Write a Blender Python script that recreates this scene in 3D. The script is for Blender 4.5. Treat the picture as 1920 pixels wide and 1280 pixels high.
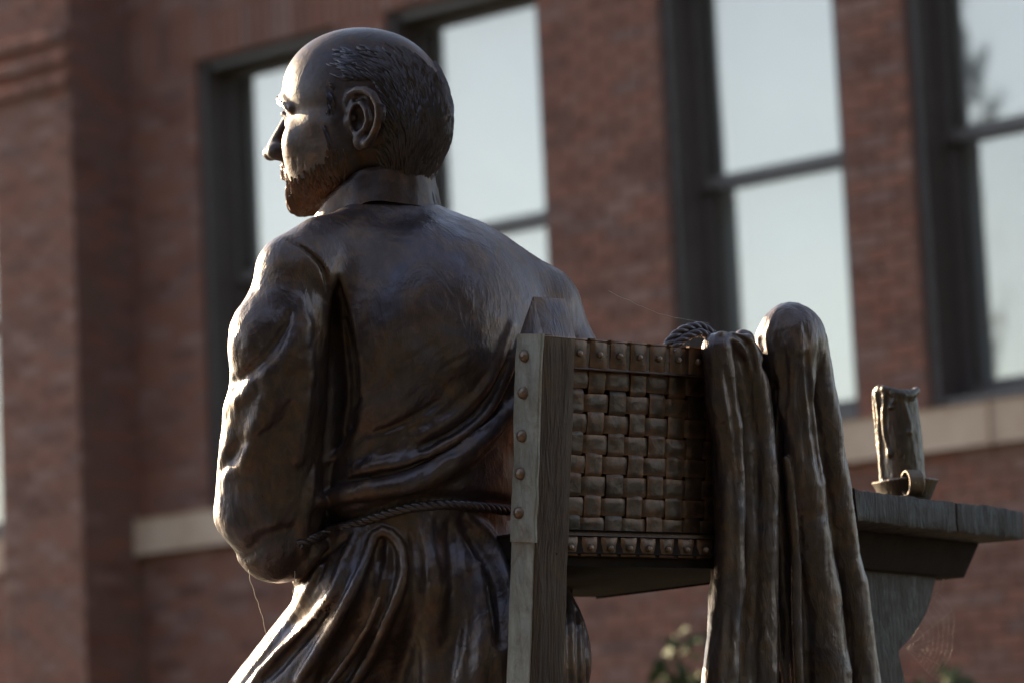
import bpy, bmesh, math, random
import numpy as np
from mathutils import Vector, Matrix

# ------------------------------------------------------------------ camera, sky, sun, exposure
S = bpy.context.scene
for o in list(bpy.data.objects): bpy.data.objects.remove(o)
COL = S.collection
FPX, DIST = 6500.0, 6.0
PITCH, ROLL = math.radians(8.2), math.radians(2.7)
CAM = np.array([0, 0, 1.6])
fw = np.array([0, math.cos(PITCH), math.sin(PITCH)])
r0 = np.array([1.0, 0, 0]); u0 = np.array([0, -math.sin(PITCH), math.cos(PITCH)])
rt = math.cos(ROLL)*r0 - math.sin(ROLL)*u0
up = math.cos(ROLL)*u0 + math.sin(ROLL)*r0
camd = bpy.data.cameras.new('camera'); cam = bpy.data.objects.new('camera', camd); COL.objects.link(cam)
cam.matrix_world = Matrix(((rt[0], up[0], -fw[0], CAM[0]), (rt[1], up[1], -fw[1], CAM[1]), (rt[2], up[2], -fw[2], CAM[2]), (0, 0, 0, 1)))
camd.sensor_width = 36; camd.lens = 36*FPX/1920; camd.clip_start = .1; camd.clip_end = 3000
camd.dof.use_dof = True; camd.dof.focus_distance = 5.93; camd.dof.aperture_fstop = 3.5; camd.dof.aperture_blades = 9
S.camera = cam
SUN_EL, SUN_BEYOND = math.radians(17), math.radians(45)      # the sun stands beyond the statue, to its left
sd = np.array([-math.cos(SUN_BEYOND)*math.cos(SUN_EL), math.sin(SUN_BEYOND)*math.cos(SUN_EL), math.sin(SUN_EL)])
W = bpy.data.worlds.new('World'); S.world = W; W.use_nodes = True
nt = W.node_tree
sky = nt.nodes.new('ShaderNodeTexSky'); sky.sky_type = 'NISHITA'; sky.sun_disc = False
sky.sun_elevation = SUN_EL; sky.sun_rotation = math.atan2(sd[0], sd[1])
sky.air_density = 1.0; sky.dust_density = 0.8; sky.ozone_density = 2.0
hs = nt.nodes.new('ShaderNodeHueSaturation'); hs.inputs['Saturation'].default_value = .66   # thin milky haze over the whole sky
nt.links.new(sky.outputs[0], hs.inputs['Color']); nt.links.new(hs.outputs[0], nt.nodes['Background'].inputs[0]); nt.nodes['Background'].inputs[1].default_value = 0.09
sl = bpy.data.lights.new('sun', 'SUN'); sl.energy = 5; sl.angle = math.radians(.53); sl.color = (1, .78, .50)
so = bpy.data.objects.new('sun', sl); COL.objects.link(so)
so.rotation_euler = Vector(sd).to_track_quat('Z', 'Y').to_euler(); so.location = (-8, 9, 9)
S.view_settings.view_transform = 'Standard'; S.view_settings.look = 'None'
S.view_settings.gamma = 1; S.view_settings.use_curve_mapping = False
S.view_settings.exposure = 2.2
S.render.engine = 'CYCLES'

# ------------------------------------------------------------------ helpers
rng = np.random.RandomState(7); random.seed(7)
SC = DIST/FPX                                  # metres per model unit (one photo pixel at the statue)
MB = np.array([rt, fw, up])                    # rows: model axes X right, Y away, Z up, in world
def w2m(v): return MB @ np.asarray(v, float)   # world direction -> model direction
def Q(x, y, d): k = 1+d/FPX; return np.array([(x-960)*k, d, (640-y)*k])
def QA(a): return np.array([Q(*t[:3]) for t in a])
def world(P): P = np.asarray(P, float); return CAM + SC*((P+np.array([0, FPX, 0])) @ MB)
def tag(o, label=None, cat=None, group=None, kind=None):
    if label: o['label'] = label
    if cat: o['category'] = cat
    if group: o['group'] = group
    if kind: o['kind'] = kind
    return o
def empty(name, loc, label, cat, group=None):
    o = bpy.data.objects.new(name, None); COL.objects.link(o); o.location = Vector(loc); o.empty_display_size = .1
    return tag(o, label, cat, group)
ORG = {}
def org(o): return ORG.get(o.name, np.array(o.location))
def link(name, me, parent=None, mat=None, loc=None):
    o = bpy.data.objects.new(name, me); COL.objects.link(o)
    if mat and not me.materials: me.materials.append(mat)
    if parent: o.parent = parent
    if loc is not None: o.location = Vector(loc)
    return o
def mesh_np(name, V, F, mat=None, parent=None, smooth=True, base=None, kind=None):
    """V in world metres; the mesh is stored relative to its parent's (or its own) origin"""
    V = np.asarray(V, float)
    if parent is not None: b = org(parent)
    elif base is not None: b = np.asarray(base, float)
    else: b = np.zeros(3)
    me = bpy.data.meshes.new(name)
    if isinstance(F, np.ndarray):
        n = F.shape[1]
        me.vertices.add(len(V)); me.vertices.foreach_set('co', (V-b).astype(np.float32).ravel())
        me.loops.add(F.size); me.loops.foreach_set('vertex_index', F.astype(np.int32).ravel())
        me.polygons.add(len(F)); me.polygons.foreach_set('loop_start', np.arange(0, F.size, n, dtype=np.int32))
        me.update(calc_edges=True); me.validate()
    else:
        me.from_pydata([tuple(v) for v in (V-b)], [], F); me.update()
    if smooth: me.polygons.foreach_set('use_smooth', np.ones(len(me.polygons), bool))
    o = link(name, me, parent, mat); ORG[o.name] = b
    if parent is None: o.location = Vector(b)
    if kind: o['kind'] = kind
    return o
def bevel_box(name, c, ax, half, mat, parent, bev=.004, seg=2, jit=0, sub=0):
    """box at world centre c, axes ax (3 unit vectors), half sizes; bevelled"""
    bm = bmesh.new(); bmesh.ops.create_cube(bm, size=2)
    ax = np.array(ax)
    for v in bm.verts:
        q = np.asarray(c)+sum(ax[i]*v.co[i]*half[i] for i in range(3)); v.co = Vector(q)
    if sub: bmesh.ops.subdivide_edges(bm, edges=bm.edges[:], cuts=sub, use_grid_fill=True)
    if jit:
        for v in bm.verts: v.co += Vector(rng.uniform(-jit, jit, 3))
    if bev and not sub: bmesh.ops.bevel(bm, geom=bm.edges[:], offset=bev, segments=seg, affect='EDGES', profile=.5)
    bmesh.ops.recalc_face_normals(bm, faces=bm.faces[:])
    b = org(parent) if parent is not None else np.asarray(c)
    for v in bm.verts: v.co -= Vector(b)
    me = bpy.data.meshes.new(name); bm.to_mesh(me); bm.free()
    o = link(name, me, parent, mat); ORG[o.name] = np.array(b)
    if parent is None: o.location = Vector(b)
    return o

# --- value noise
def _h(i, j, k, s):
    n = (i*374761393 + j*668265263 + k*2147483647 + s*1274126177).astype(np.int64) & 0xffffffff
    n = ((n ^ (n >> 13))*1274126177) & 0xffffffff
    return ((n ^ (n >> 16)) & 0xffff)/32767.5-1
def vnoise(P, s=0):
    P = np.asarray(P, float); I = np.floor(P).astype(np.int64); f = P-I; f = f*f*f*(f*(f*6-15)+10)
    i, j, k = I.T; x, y, z = f.T; r = 0
    for a in (0, 1):
        for b in (0, 1):
            for c in (0, 1):
                r = r+_h(i+a, j+b, k+c, s)*(x if a else 1-x)*(y if b else 1-y)*(z if c else 1-z)
    return r
def fbm(P, o=3, s=0):
    r = 0; a = 1.0
    for q in range(o): r = r+a*vnoise(P*(2.03**q), s+q); a *= .5
    return r

# ------------------------------------------------------------------ signed-distance sculpting
def yaw(deg, pitch=0, roll=0):
    """rows: local axes in model space; local a = model X turned by deg about Z"""
    t = math.radians(deg); R = np.array([[math.cos(t), math.sin(t), 0], [-math.sin(t), math.cos(t), 0], [0, 0, 1]])
    if pitch:
        p = math.radians(pitch); R = np.array([[1, 0, 0], [0, math.cos(p), math.sin(p)], [0, -math.sin(p), math.cos(p)]]) @ R
    if roll:
        q = math.radians(roll); R = np.array([[math.cos(q), 0, math.sin(q)], [0, 1, 0], [-math.sin(q), 0, math.cos(q)]]) @ R
    return R
def ell(c, r, R=None, n=2):
    c = np.asarray(c, float); r = np.asarray(r, float)
    def fn(P):
        q = P-c
        if R is not None: q = q @ R.T
        a = q/r; k0 = np.sqrt((a*a).sum(1)); b = q/(r*r); k1 = np.sqrt((b*b).sum(1))+1e-9
        return k0*(k0-1)/k1
    return fn
def crom(P, n):
    """Catmull-Rom resample rows of P to n points"""
    P = np.asarray(P, float); m = len(P)
    if m < 3:
        t = np.linspace(0, 1, n)[:, None]; return P[0]*(1-t)+P[-1]*t
    L = np.r_[0, np.cumsum(np.linalg.norm(np.diff(P[:, :3], axis=0), axis=1))]
    t = np.linspace(0, L[-1], n); i = np.clip(np.searchsorted(L, t, 'right')-1, 0, m-2)
    f = ((t-L[i])/(L[i+1]-L[i]+1e-9))[:, None]
    p0 = P[np.maximum(i-1, 0)]; p1 = P[i]; p2 = P[i+1]; p3 = P[np.minimum(i+2, m-1)]
    return .5*(2*p1+(p2-p0)*f+(2*p0-5*p1+4*p2-p3)*f*f+(3*p1-p0-3*p2+p3)*f**3)
def chain(P, r):
    P = np.asarray(P, float); r = np.broadcast_to(np.asarray(r, float), (len(P),))
    def fn(X):
        d = None
        for a, b, ra, rb in zip(P[:-1], P[1:], r[:-1], r[1:]):
            ab = b-a; t = np.clip(((X-a)@ab)/(ab@ab+1e-9), 0, 1)
            e = X-a-t[:, None]*ab; q = np.sqrt((e*e).sum(1))-(ra+t*(rb-ra))
            d = q if d is None else np.minimum(d, q)
        return d
    return fn
def extr(poly, d0, d1):
    """image-space polygon (photo px) swept in depth from d0 to d1 along the model Y axis"""
    c = np.array([Q(x, y, (d0+d1)/2) for x, y in poly])[:, [0, 2]]
    def fn(P):
        p = P[:, [0, 2]]; n = len(c); d = np.full(len(p), 1e18); s = np.ones(len(p))
        for i in range(n):
            a = c[i]; b = c[i-1]; e = b-a; w = p-a
            q = w-e*np.clip((w@e)/(e@e), 0, 1)[:, None]; d = np.minimum(d, (q*q).sum(1))
            c1 = p[:, 1] >= a[1]; c2 = p[:, 1] < b[1]; c3 = e[0]*w[:, 1] > e[1]*w[:, 0]
            s = np.where((c1 & c2 & c3) | (~c1 & ~c2 & ~c3), -s, s)
        a = np.sqrt(d)*s; b = np.abs(P[:, 1]-(d0+d1)/2)-(d1-d0)/2
        return np.minimum(np.maximum(a, b), 0)+np.sqrt(np.maximum(a, 0)**2+np.maximum(b, 0)**2)
    return fn
def smin(a, b, k):
    if k <= 0: return np.minimum(a, b)
    h = np.maximum(k-np.abs(a-b), 0)/k; return np.minimum(a, b)-h*h*k*.25
class Sdf:
    def __init__(s): s.ops = []
    def add(s, fn, k=10): s.ops.append(('u', fn, k)); return s
    def cut(s, fn, k=5): s.ops.append(('s', fn, k)); return s
    def __call__(s, P):
        d = np.full(len(P), 1e4)
        for op, fn, k in s.ops:
            q = fn(P); d = smin(d, q, k) if op == 'u' else -smin(-d, q, k)
        return d
    def grad(s, P, e=1.5):
        g = np.stack([s(P+v)-s(P-v) for v in np.eye(3)*e], 1); return g/(np.linalg.norm(g, axis=1)[:, None]+1e-9)
    def trace(s, xy, d0=-450, d1=700):
        """depth at which the photo rays through xy meet the surface"""
        xy = np.asarray(xy, float); d = np.full(len(xy), float(d0))
        for _ in range(70):
            k = 1+d/FPX; P = np.stack([(xy[:, 0]-960)*k, d, (640-xy[:, 1])*k], 1); d = np.minimum(d+s(P)*.8, d1)
        bad = d >= d1-1
        if bad.any() and (~bad).any(): d[bad] = np.interp(np.where(bad)[0], np.where(~bad)[0], d[~bad])
        return d
    def mesh(s, lo, hi, h, b=6):
        lo = np.asarray(lo, float); n = np.ceil((np.asarray(hi)-lo)/(h*b)).astype(int); N = n*b
        g = np.stack(np.meshgrid(*[np.arange(k) for k in n], indexing='ij'), -1).reshape(-1, 3)
        C = lo+(g*b+(b-1)/2)*h; M = h*b*1.05; d = np.full(len(C), 1e4); near = []
        for op, fn, k in s.ops:
            q = fn(C); near.append(q)
            d = smin(d, q, k) if op == 'u' else -smin(-d, q, k)
        act = np.where(np.abs(d) < M*1.5)[0]
        off = np.stack(np.meshgrid(*[np.arange(b)]*3, indexing='ij'), -1).reshape(-1, 3)*h
        P = (lo+g[act]*b*h)[:, None, :]+off[None]; D = np.full(P.shape[:2], 1e4)
        for (op, fn, k), q in zip(s.ops, near):
            sel = np.where(q[act] < k+2.6*M)[0]
            if not len(sel): continue
            v = fn(P[sel].reshape(-1, 3)).reshape(len(sel), -1)
            D[sel] = smin(D[sel], v, k) if op == 'u' else -smin(-D[sel], v, k)
        A = np.repeat(np.repeat(np.repeat(d.reshape(n), b, 0), b, 1), b, 2).astype(np.float32)
        A = np.where(A > 0, 1e3, -1e3).astype(np.float32)
        gi = g[act]*b; oi = (off/h).round().astype(int)
        idx = gi[:, None, :]+oi[None]; A[idx[..., 0], idx[..., 1], idx[..., 2]] = D
        return nets(A, lo, h)
def nets(A, lo, h):
    """naive surface nets on a dense array"""
    neg = A < 0; nx, ny, nz = A.shape
    acc = np.zeros((nx-1, ny-1, nz-1, 3), np.float32); cnt = np.zeros((nx-1, ny-1, nz-1), np.float32)
    cor = [(a, b, c) for a in (0, 1) for b in (0, 1) for c in (0, 1)]
    V = lambda a, b, c: (slice(a, nx-1+a), slice(b, ny-1+b), slice(c, nz-1+c))
    sm = sum(neg[V(*c)].astype(np.int8) for c in cor); cell = (sm > 0) & (sm < 8)
    I = np.argwhere(cell); vid = np.full(cell.shape, -1, np.int32); vid[tuple(I.T)] = np.arange(len(I))
    cv = np.stack([A[I[:, 0]+c[0], I[:, 1]+c[1], I[:, 2]+c[2]] for c in cor], 1)
    pos = np.zeros((len(I), 3)); ct = np.zeros(len(I))
    for i, ca in enumerate(cor):
        for j, cb in enumerate(cor):
            if j <= i or sum(abs(p-q) for p, q in zip(ca, cb)) != 1: continue
            a = cv[:, i]; b = cv[:, j]; m = (a < 0) != (b < 0); t = np.where(m, a/(a-b+1e-12), 0)
            e = np.array(ca)+t[:, None]*(np.array(cb)-np.array(ca)); pos += np.where(m[:, None], e, 0); ct += m
    P = lo+(I+pos/ct[:, None])*h; F = []
    for ax in range(3):
        o = [(1, 0, 0), (0, 1, 0), (0, 0, 1)][ax]; b1, b2 = [(i) for i in range(3) if i != ax]
        a0 = neg[:nx-o[0], :ny-o[1], :nz-o[2]]; a1 = neg[o[0]:, o[1]:, o[2]:]
        E = np.argwhere(a0 != a1); ok = (E[:, b1] > 0) & (E[:, b2] > 0); E = E[ok]
        lim = np.array(cell.shape); ok = (E < lim).all(1); E = E[ok]
        e1 = np.zeros(3, int); e1[b1] = 1; e2 = np.zeros(3, int); e2[b2] = 1
        q = [vid[tuple((E-v).T)] for v in (e1+e2, e2, e1*0, e1)]
        q = np.stack(q, 1); fl = neg[tuple(E.T)]
        if ax == 1: fl = ~fl
        q = np.where(fl[:, None], q, q[:, ::-1]); q = q[(q >= 0).all(1)]; F.append(q)
    return P, np.concatenate(F)
def vnormals(P, F):
    t = P[F]; n = np.cross(t[:, 2]-t[:, 0], t[:, 3]-t[:, 1]) if F.shape[1] == 4 else np.cross(t[:, 1]-t[:, 0], t[:, 2]-t[:, 0])
    N = np.zeros_like(P)
    for k in range(F.shape[1]): np.add.at(N, F[:, k], n)
    return N/(np.linalg.norm(N, axis=1)[:, None]+1e-9)
def tube(P, r, seg=8, caps=True):
    """P model points, r radii -> verts, quads"""
    P = np.asarray(P, float); r = np.broadcast_to(np.asarray(r, float), (len(P),)); T = np.gradient(P, axis=0)
    T /= np.linalg.norm(T, axis=1)[:, None]+1e-9
    a = np.cross(T[0], [0, 0, 1.0]); a = a if np.linalg.norm(a) > .1 else np.cross(T[0], [1.0, 0, 0]); a /= np.linalg.norm(a); V = []
    for i in range(len(P)):
        a = a-T[i]*(a@T[i]); a /= np.linalg.norm(a)+1e-9; b = np.cross(T[i], a)
        for k in range(seg):
            t = 2*math.pi*k/seg; V.append(P[i]+r[i]*(a*math.cos(t)+b*math.sin(t)))
    F = [(i*seg+k, i*seg+(k+1) % seg, (i+1)*seg+(k+1) % seg, (i+1)*seg+k) for i in range(len(P)-1) for k in range(seg)]
    if caps: F += [tuple(range(seg))[::-1], tuple((len(P)-1)*seg+k for k in range(seg))]
    return V, F
class Geo:
    def __init__(s): s.V = []; s.F = []
    def add(s, V, F): n = len(s.V); s.V += [tuple(v) for v in V]; s.F += [tuple(i+n for i in f) for f in F]
# ------------------------------------------------------------------ material helpers
def newmat(name):
    m = bpy.data.materials.new(name); m.use_nodes = True; t = m.node_tree; b = t.nodes['Principled BSDF']; return m, t, b
def noise(t, co, scale, detail=4, rough=.55, dist=0, stretch=None):
    n = t.nodes.new('ShaderNodeTexNoise'); n.inputs['Scale'].default_value = scale; n.inputs['Detail'].default_value = detail
    n.inputs['Roughness'].default_value = rough; n.inputs['Distortion'].default_value = dist
    if stretch:
        mp = t.nodes.new('ShaderNodeMapping'); mp.inputs['Scale'].default_value = stretch[0]
        mp.inputs['Rotation'].default_value = stretch[1] if len(stretch) > 1 else (0, 0, 0)
        t.links.new(co, mp.inputs[0]); co = mp.outputs[0]
    t.links.new(co, n.inputs['Vector']); return n.outputs['Fac']
def ramp(t, fac, stops):
    r = t.nodes.new('ShaderNodeValToRGB'); e = r.color_ramp.elements
    while len(e) < len(stops): e.new(.5)
    for q, (p, c) in zip(e, stops):
        q.position = p; q.color = (c, c, c, 1) if not hasattr(c, '__len__') else (*c, 1)
    t.links.new(fac, r.inputs[0]); return r.outputs[0]
def mixc(t, fac, a, b, mode='MIX'):
    m = t.nodes.new('ShaderNodeMix'); m.data_type = 'RGBA'; m.blend_type = mode
    for k, v in ((0, fac), (6, a), (7, b)):
        if hasattr(v, 'is_output'): t.links.new(v, m.inputs[k])
        elif k == 0: m.inputs[0].default_value = v
        else: m.inputs[k].default_value = (*v, 1)
    return m.outputs[2]
def math_(t, op, a, b=0.0, c=0.0):
    m = t.nodes.new('ShaderNodeMath'); m.operation = op
    for k, v in enumerate((a, b, c)):
        if hasattr(v, 'is_output'): t.links.new(v, m.inputs[k])
        else: m.inputs[k].default_value = v
    return m.outputs[0]
def bump(t, h, strength, dist, prev=None):
    b = t.nodes.new('ShaderNodeBump'); b.inputs['Strength'].default_value = strength; b.inputs['Distance'].default_value = dist
    t.links.new(h, b.inputs['Height'])
    if prev: t.links.new(prev, b.inputs['Normal'])
    return b.outputs[0]
# ------------------------------------------------------------------ the brick building behind
TH = math.radians(49.3); wr_ = np.array([math.sin(TH), -math.cos(TH), 0]); wn = np.array([-math.cos(TH), -math.sin(TH), 0])
P0 = CAM+fw*20; P0[2] = 0
def BW(u, n, z): return P0+wr_*u+wn*n+np.array([0, 0, 1.0])*z
def pix(q):
    v = np.asarray(q)-CAM; a = v@fw; return 960+FPX*(v@rt)/a, 640-FPX*(v@up)/a, a
def brickmat():
    m, t, b = newmat('brick_red'); tc = t.nodes.new('ShaderNodeTexCoord'); gm = t.nodes.new('ShaderNodeNewGeometry')
    oi = t.nodes.new('ShaderNodeObjectInfo'); at = t.nodes.new('ShaderNodeAttribute'); at.attribute_name = 'brick_tone'
    r = math_(t, 'FRACT', math_(t, 'ADD', at.outputs['Fac'], oi.outputs['Random']))
    c = ramp(t, r, [(0, (.13, .050, .033)), (.25, (.235, .083, .050)), (.5, (.26, .098, .060)), (.75, (.20, .088, .064)), (.9, (.28, .15, .115)), (1, (.13, .06, .047))])
    n = noise(t, gm.outputs['Position'], 9, 5, .6); c = mixc(t, ramp(t, n, [(.45, 0), (.75, .5)]), c, (.27, .15, .115))
    n2 = noise(t, gm.outputs['Position'], 45, 4, .6); c = mixc(t, ramp(t, n2, [(.4, 0), (.7, .4)]), c, (.11, .055, .04))
    t.links.new(c, b.inputs['Base Color']); b.inputs['Roughness'].default_value = .85
    t.links.new(bump(t, n2, .5, .003), b.inputs['Normal']); return m
M_BRICK = brickmat()
def simple(name, c1, c2, scale, rough, spec=.5, metal=0, bs=.3, bd=.002):
    m, t, b = newmat(name); gm = t.nodes.new('ShaderNodeNewGeometry'); n = noise(t, gm.outputs['Position'], scale, 6, .65)
    t.links.new(mixc(t, ramp(t, n, [(.35, 0), (.65, 1)]), c1, c2), b.inputs['Base Color'])
    b.inputs['Roughness'].default_value = rough; b.inputs['Specular IOR Level'].default_value = spec; b.inputs['Metallic'].default_value = metal
    if bs: t.links.new(bump(t, noise(t, gm.outputs['Position'], scale*6, 4), bs, bd), b.inputs['Normal'])
    return m
M_MORTAR = simple('mortar', (.15, .078, .056), (.20, .105, .078), 20, .95)
M_STONE = simple('limestone', (.50, .34, .235), (.62, .45, .33), 5, .85)
M_FRAME = simple('window_paint_bronze', (.095, .075, .067), (.12, .095, .086), 8, .45, bs=0)
M_BLIND = simple('blind_cloth', (.86, .82, .77), (.90, .86, .81), 3, .8, bs=0)
M_ROOM = simple('room_plaster', (.30, .28, .26), (.34, .32, .30), 2, .9, bs=0)
def glassmat():
    m = bpy.data.materials.new('coated_glass'); m.use_nodes = True; t = m.node_tree
    for n in list(t.nodes): t.nodes.remove(n)
    out = t.nodes.new('ShaderNodeOutputMaterial'); mx = t.nodes.new('ShaderNodeMixShader'); gl = t.nodes.new('ShaderNodeBsdfGlossy'); tr = t.nodes.new('ShaderNodeBsdfTransparent')
    gl.inputs['Roughness'].default_value = .03; gl.inputs['Color'].default_value = (1, .885, .76, 1); tr.inputs['Color'].default_value = (.86, .89, .90, 1); mx.inputs[0].default_value = .25
    gm = t.nodes.new('ShaderNodeNewGeometry'); t.links.new(bump(t, noise(t, gm.outputs['Position'], 1.3, 2, .4), .25, .02), gl.inputs['Normal'])
    t.links.new(tr.outputs[0], mx.inputs[1]); t.links.new(gl.outputs[0], mx.inputs[2]); t.links.new(mx.outputs[0], out.inputs[0]); return m
M_GLASS = glassmat()
bld = empty('brick_building', BW(-3.16, 0, 0), 'red brick building with tall sash windows, blurred behind the statue', 'building')
bax = [wr_, wn, np.array([0, 0, 1.0])]
def bbox(name, u, n, z, mat, parent=bld, bev=0, seg=2):
    return bevel_box(name, BW((u[0]+u[1])/2, (n[0]+n[1])/2, (z[0]+z[1])/2), bax, [(u[1]-u[0])/2, (n[1]-n[0])/2, (z[1]-z[0])/2], mat, parent, bev, seg)
ZS0, ZS1, ZH = 3.50, 3.72, 6.57               # stone sill course, window head
WINS = [-5.6, -2.54, -.90, 1.19, 2.84, 4.75]; WW = 1.21; ZT = 9.0
UL, UR, PU0 = -9.0, 8.0, -3.16
# mortar-faced wall between the openings (bricks stand 6 mm proud of it)
edges = [UL]+[e for w in WINS for e in (w, w+WW)]+[UR]
for i in range(0, len(edges), 2): bbox('wall', (edges[i], edges[i+1]), (-.45, -.006), (ZS0, ZH), M_MORTAR)
bbox('wall', (UL, UR), (-.45, -.006), (0, ZS0-.001), M_MORTAR); bbox('wall', (UL, UR), (-.45, -.006), (ZH+.001, ZT), M_MORTAR)
bbox('side_wall', (UL, UL+.4), (-7, -.451), (0, ZT), M_MORTAR); bbox('side_wall', (UR-.4, UR), (-7, -.451), (0, ZT), M_MORTAR)
bbox('back_wall', (UL, UR), (-7.3, -7.001), (0, ZT), M_MORTAR); bbox('roof', (UL-.1, UR+.1), (-7.4, .05), (ZT+.001, ZT+.2), M_STONE)
bbox('room_floor', (UL+.4, UR-.4), (-7, -.451), (2.6, 2.7), M_ROOM); bbox('room_partition', (UL+.4, UR-.4), (-3.2, -3.1), (2.7, ZT), M_ROOM)
PW0 = -3.925                                    # pilaster: left and right edge, 0.5 m deep
bbox('pilaster', (PW0, PU0), (-.005, .494), (0, ZT), M_MORTAR)
for a_, b_ in ((PU0, UR), (UL, PW0)):
    q_ = a_
    while q_ < b_-.05:
        e_ = min(q_+rng.uniform(1.1, 1.5), b_); e_ = b_ if b_-e_ < .5 else e_; d_ = rng.uniform(-.004, .004)
        bbox('sill_stone', (q_+.004, e_-.004), (-.07, .055+d_), (ZS0, ZS1+d_), M_STONE, bev=.012); q_ = e_
# bricks: running bond in rectangles, soldier course over the heads
rects = []                                      # (origin fn, length, z0, z1, soldier)
BL, BH, BJ = .203, .065, .010
bricks = []
def lay(kind, a0, a1, z0, z1, n=0.0):
    """kind 'f': along the wall at offset n; 'r': the right return of the pilaster at u = n"""
    H_ = BH+BJ; rows = int(round((z1-z0)/H_)); hh = (z1-z0)/rows
    for r in range(rows):
        z = z0+r*hh; g = int(round(z/H_)); x = a0-((g % 2)*.5)*(BL+BJ)
        while x < a1-.02:
            s, e = max(x, a0), min(x+BL, a1); x += BL+BJ
            if e-s > .03: bricks.append((kind, s, e, z+.004, z+hh-.006, n))
def soldier(a0, a1, z0, z1):
    x = a0
    while x < a1-.03: bricks.append(('f', x+.004, min(x+.065, a1), z0+.004, z1-.006, 0.0)); x += .075
piers = [(UL, -5.6), (5.96, UR), (-4.39, PW0), (PU0, -2.54), (-1.33, -.90), (.31, 1.19), (2.40, 2.84), (4.05, 4.75)]
for a, b in piers: lay('f', a, b, ZS1, ZH)
for a_, b_ in ((PU0, UR), (UL, PW0)): lay('f', a_, b_, 0, ZS0); lay('f', a_, b_, ZH+.30, ZT); soldier(a_, b_, ZH, ZH+.30)
lay('f', PW0, PU0, 0, 6.46, .5); lay('r', 0, .5, 0, 6.46, PU0)
for z0, z1, dn in ((6.46, 6.535, .55), (6.535, 6.61, .50), (6.61, 6.685, .55), (6.685, 6.76, .50), (6.76, 6.835, .55)):
    lay('f', PW0, PU0, z0, z1, dn); lay('r', 0, .5, z0, z1, PU0)
lay('f', PW0, PU0, 6.835, ZT, .5); lay('r', 0, .5, 6.835, ZT, PU0)
def brick_geo(k, s, e, z0, z1, n):
    j = rng.uniform(-.0025, .0025)
    if k == 'f': f = lambda a, d, z: BW(a, n+d, z)
    else: f = lambda a, d, z: BW(n+d, a, z)
    b = -.012-max(0, n-.5 if k == 'f' else 0); c = .004; V = [f(s, b, z0), f(e, b, z0), f(e, b, z1), f(s, b, z1)]
    V += [f(s, j-c, z0), f(e, j-c, z0), f(e, j-c, z1), f(s, j-c, z1)]
    V += [f(s+c, j, z0+c), f(e-c, j, z0+c), f(e-c, j, z1-c), f(s+c, j, z1-c)]
    F = [(i+q, (i+1) % 4+q, (i+1) % 4+4+q, i+4+q) for q in (0, 4) for i in range(4)]+[(8, 9, 10, 11)]
    return V, (F if k == 'f' else [x[::-1] for x in F])
vis = []
for i, q in enumerate(bricks):
    k, s, e, z0, z1, n = q; c = BW((s+e)/2, n, (z0+z1)/2) if k == 'f' else BW(n, (s+e)/2, (z0+z1)/2)
    x, y, a = pix(c); hid = (430 < x < 1080 and y > 470) or (530 < x < 840 and 60 < y) or (1030 < x < 1640 and 640 < y < 1100)
    if -10 < x < 1930 and -10 < y < 1290 and not hid: vis.append(((e-s)*(z1-z0)/a**2, i))
big = {i for _, i in sorted(vis, reverse=True)[:300]}
rest = Geo(); tone = []
brick_mesh = {}
for i, q in enumerate(bricks):
    k, s, e, z0, z1, n = q
    if i in big:
        key = (k, round(e-s, 3), round(z1-z0, 3)); c = BW(s, n, z0) if k == 'f' else BW(n, s, z0)
        if key not in brick_mesh:
            V, F = brick_geo(*q); me = bpy.data.meshes.new('brick'); me.from_pydata([tuple(np.array(v)-c) for v in V], [], F); me.materials.append(M_BRICK); brick_mesh[key] = me
        link('brick', brick_mesh[key], bld, None, c-np.array(bld.location))
    else:
        V, F = brick_geo(*q); rest.add(V, F); tone += [rng.rand()]*len(F)
bo = mesh_np('brick_field', rest.V, rest.F, M_BRICK, bld, smooth=False, kind='stuff')
bo.data.attributes.new('brick_tone', 'FLOAT', 'FACE').data.foreach_set('value', np.array(tone, np.float32))
# sash windows
def window(u0, style):
    f = bbox('window', (u0, u0+.05), (-.44, -.05), (ZS1, ZH), M_FRAME, bev=.006)
    kid = lambda nm, *a, **k: reparent(bbox(nm, *a, **k), f)
    kid('jamb', (u0+WW-.05, u0+WW), (-.44, -.05), (ZS1, ZH), M_FRAME, bev=.006)
    kid('head', (u0+.05, u0+WW-.05), (-.44, -.07), (ZH-.05, ZH), M_FRAME); kid('foot', (u0+.05, u0+WW-.05), (-.44, -.07), (ZS1, ZS1+.06), M_FRAME)
    a, b = u0+.05, u0+WW-.05; zm = 5.16
    for z0, z1, n0, rb, rt_ in ((zm, ZH-.05, -.24, .07, .055), (ZS1+.06, zm+.055, -.285, .10, .055)):
        kid('sash_stile', (a, a+.052), (n0-.04, n0), (z0, z1), M_FRAME, bev=.004); kid('sash_stile', (b-.052, b), (n0-.04, n0), (z0, z1), M_FRAME, bev=.004)
        kid('sash_rail', (a+.052, b-.052), (n0-.04, n0-.001), (z0, z0+rb), M_FRAME); kid('sash_rail', (a+.052, b-.052), (n0-.04, n0-.001), (z1-rt_, z1), M_FRAME)
        kid('pane', (a+.045, b-.045), (n0-.026, n0-.02), (z0+rb-.01, z1-rt_+.01), M_GLASS)
    bl = (ZS1+.1, ZH-.06) if style == 'closed' else (5.30, ZH-.06)
    kid('blind', (a+.01, b-.01), (-.40, -.395), bl, M_BLIND)
    if style != 'closed': kid('blind', (a+.01, a+.10), (-.40, -.395), (ZS1+.1, 5.298), M_BLIND)
def reparent(o, f):
    o.parent = f; o.location = o.location-f.location if False else o.location; o.matrix_parent_inverse = Matrix.Translation(-(f.location)); return o
for u0 in WINS: window(u0, 'part' if abs(u0-2.84) < .01 else 'closed')
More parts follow.
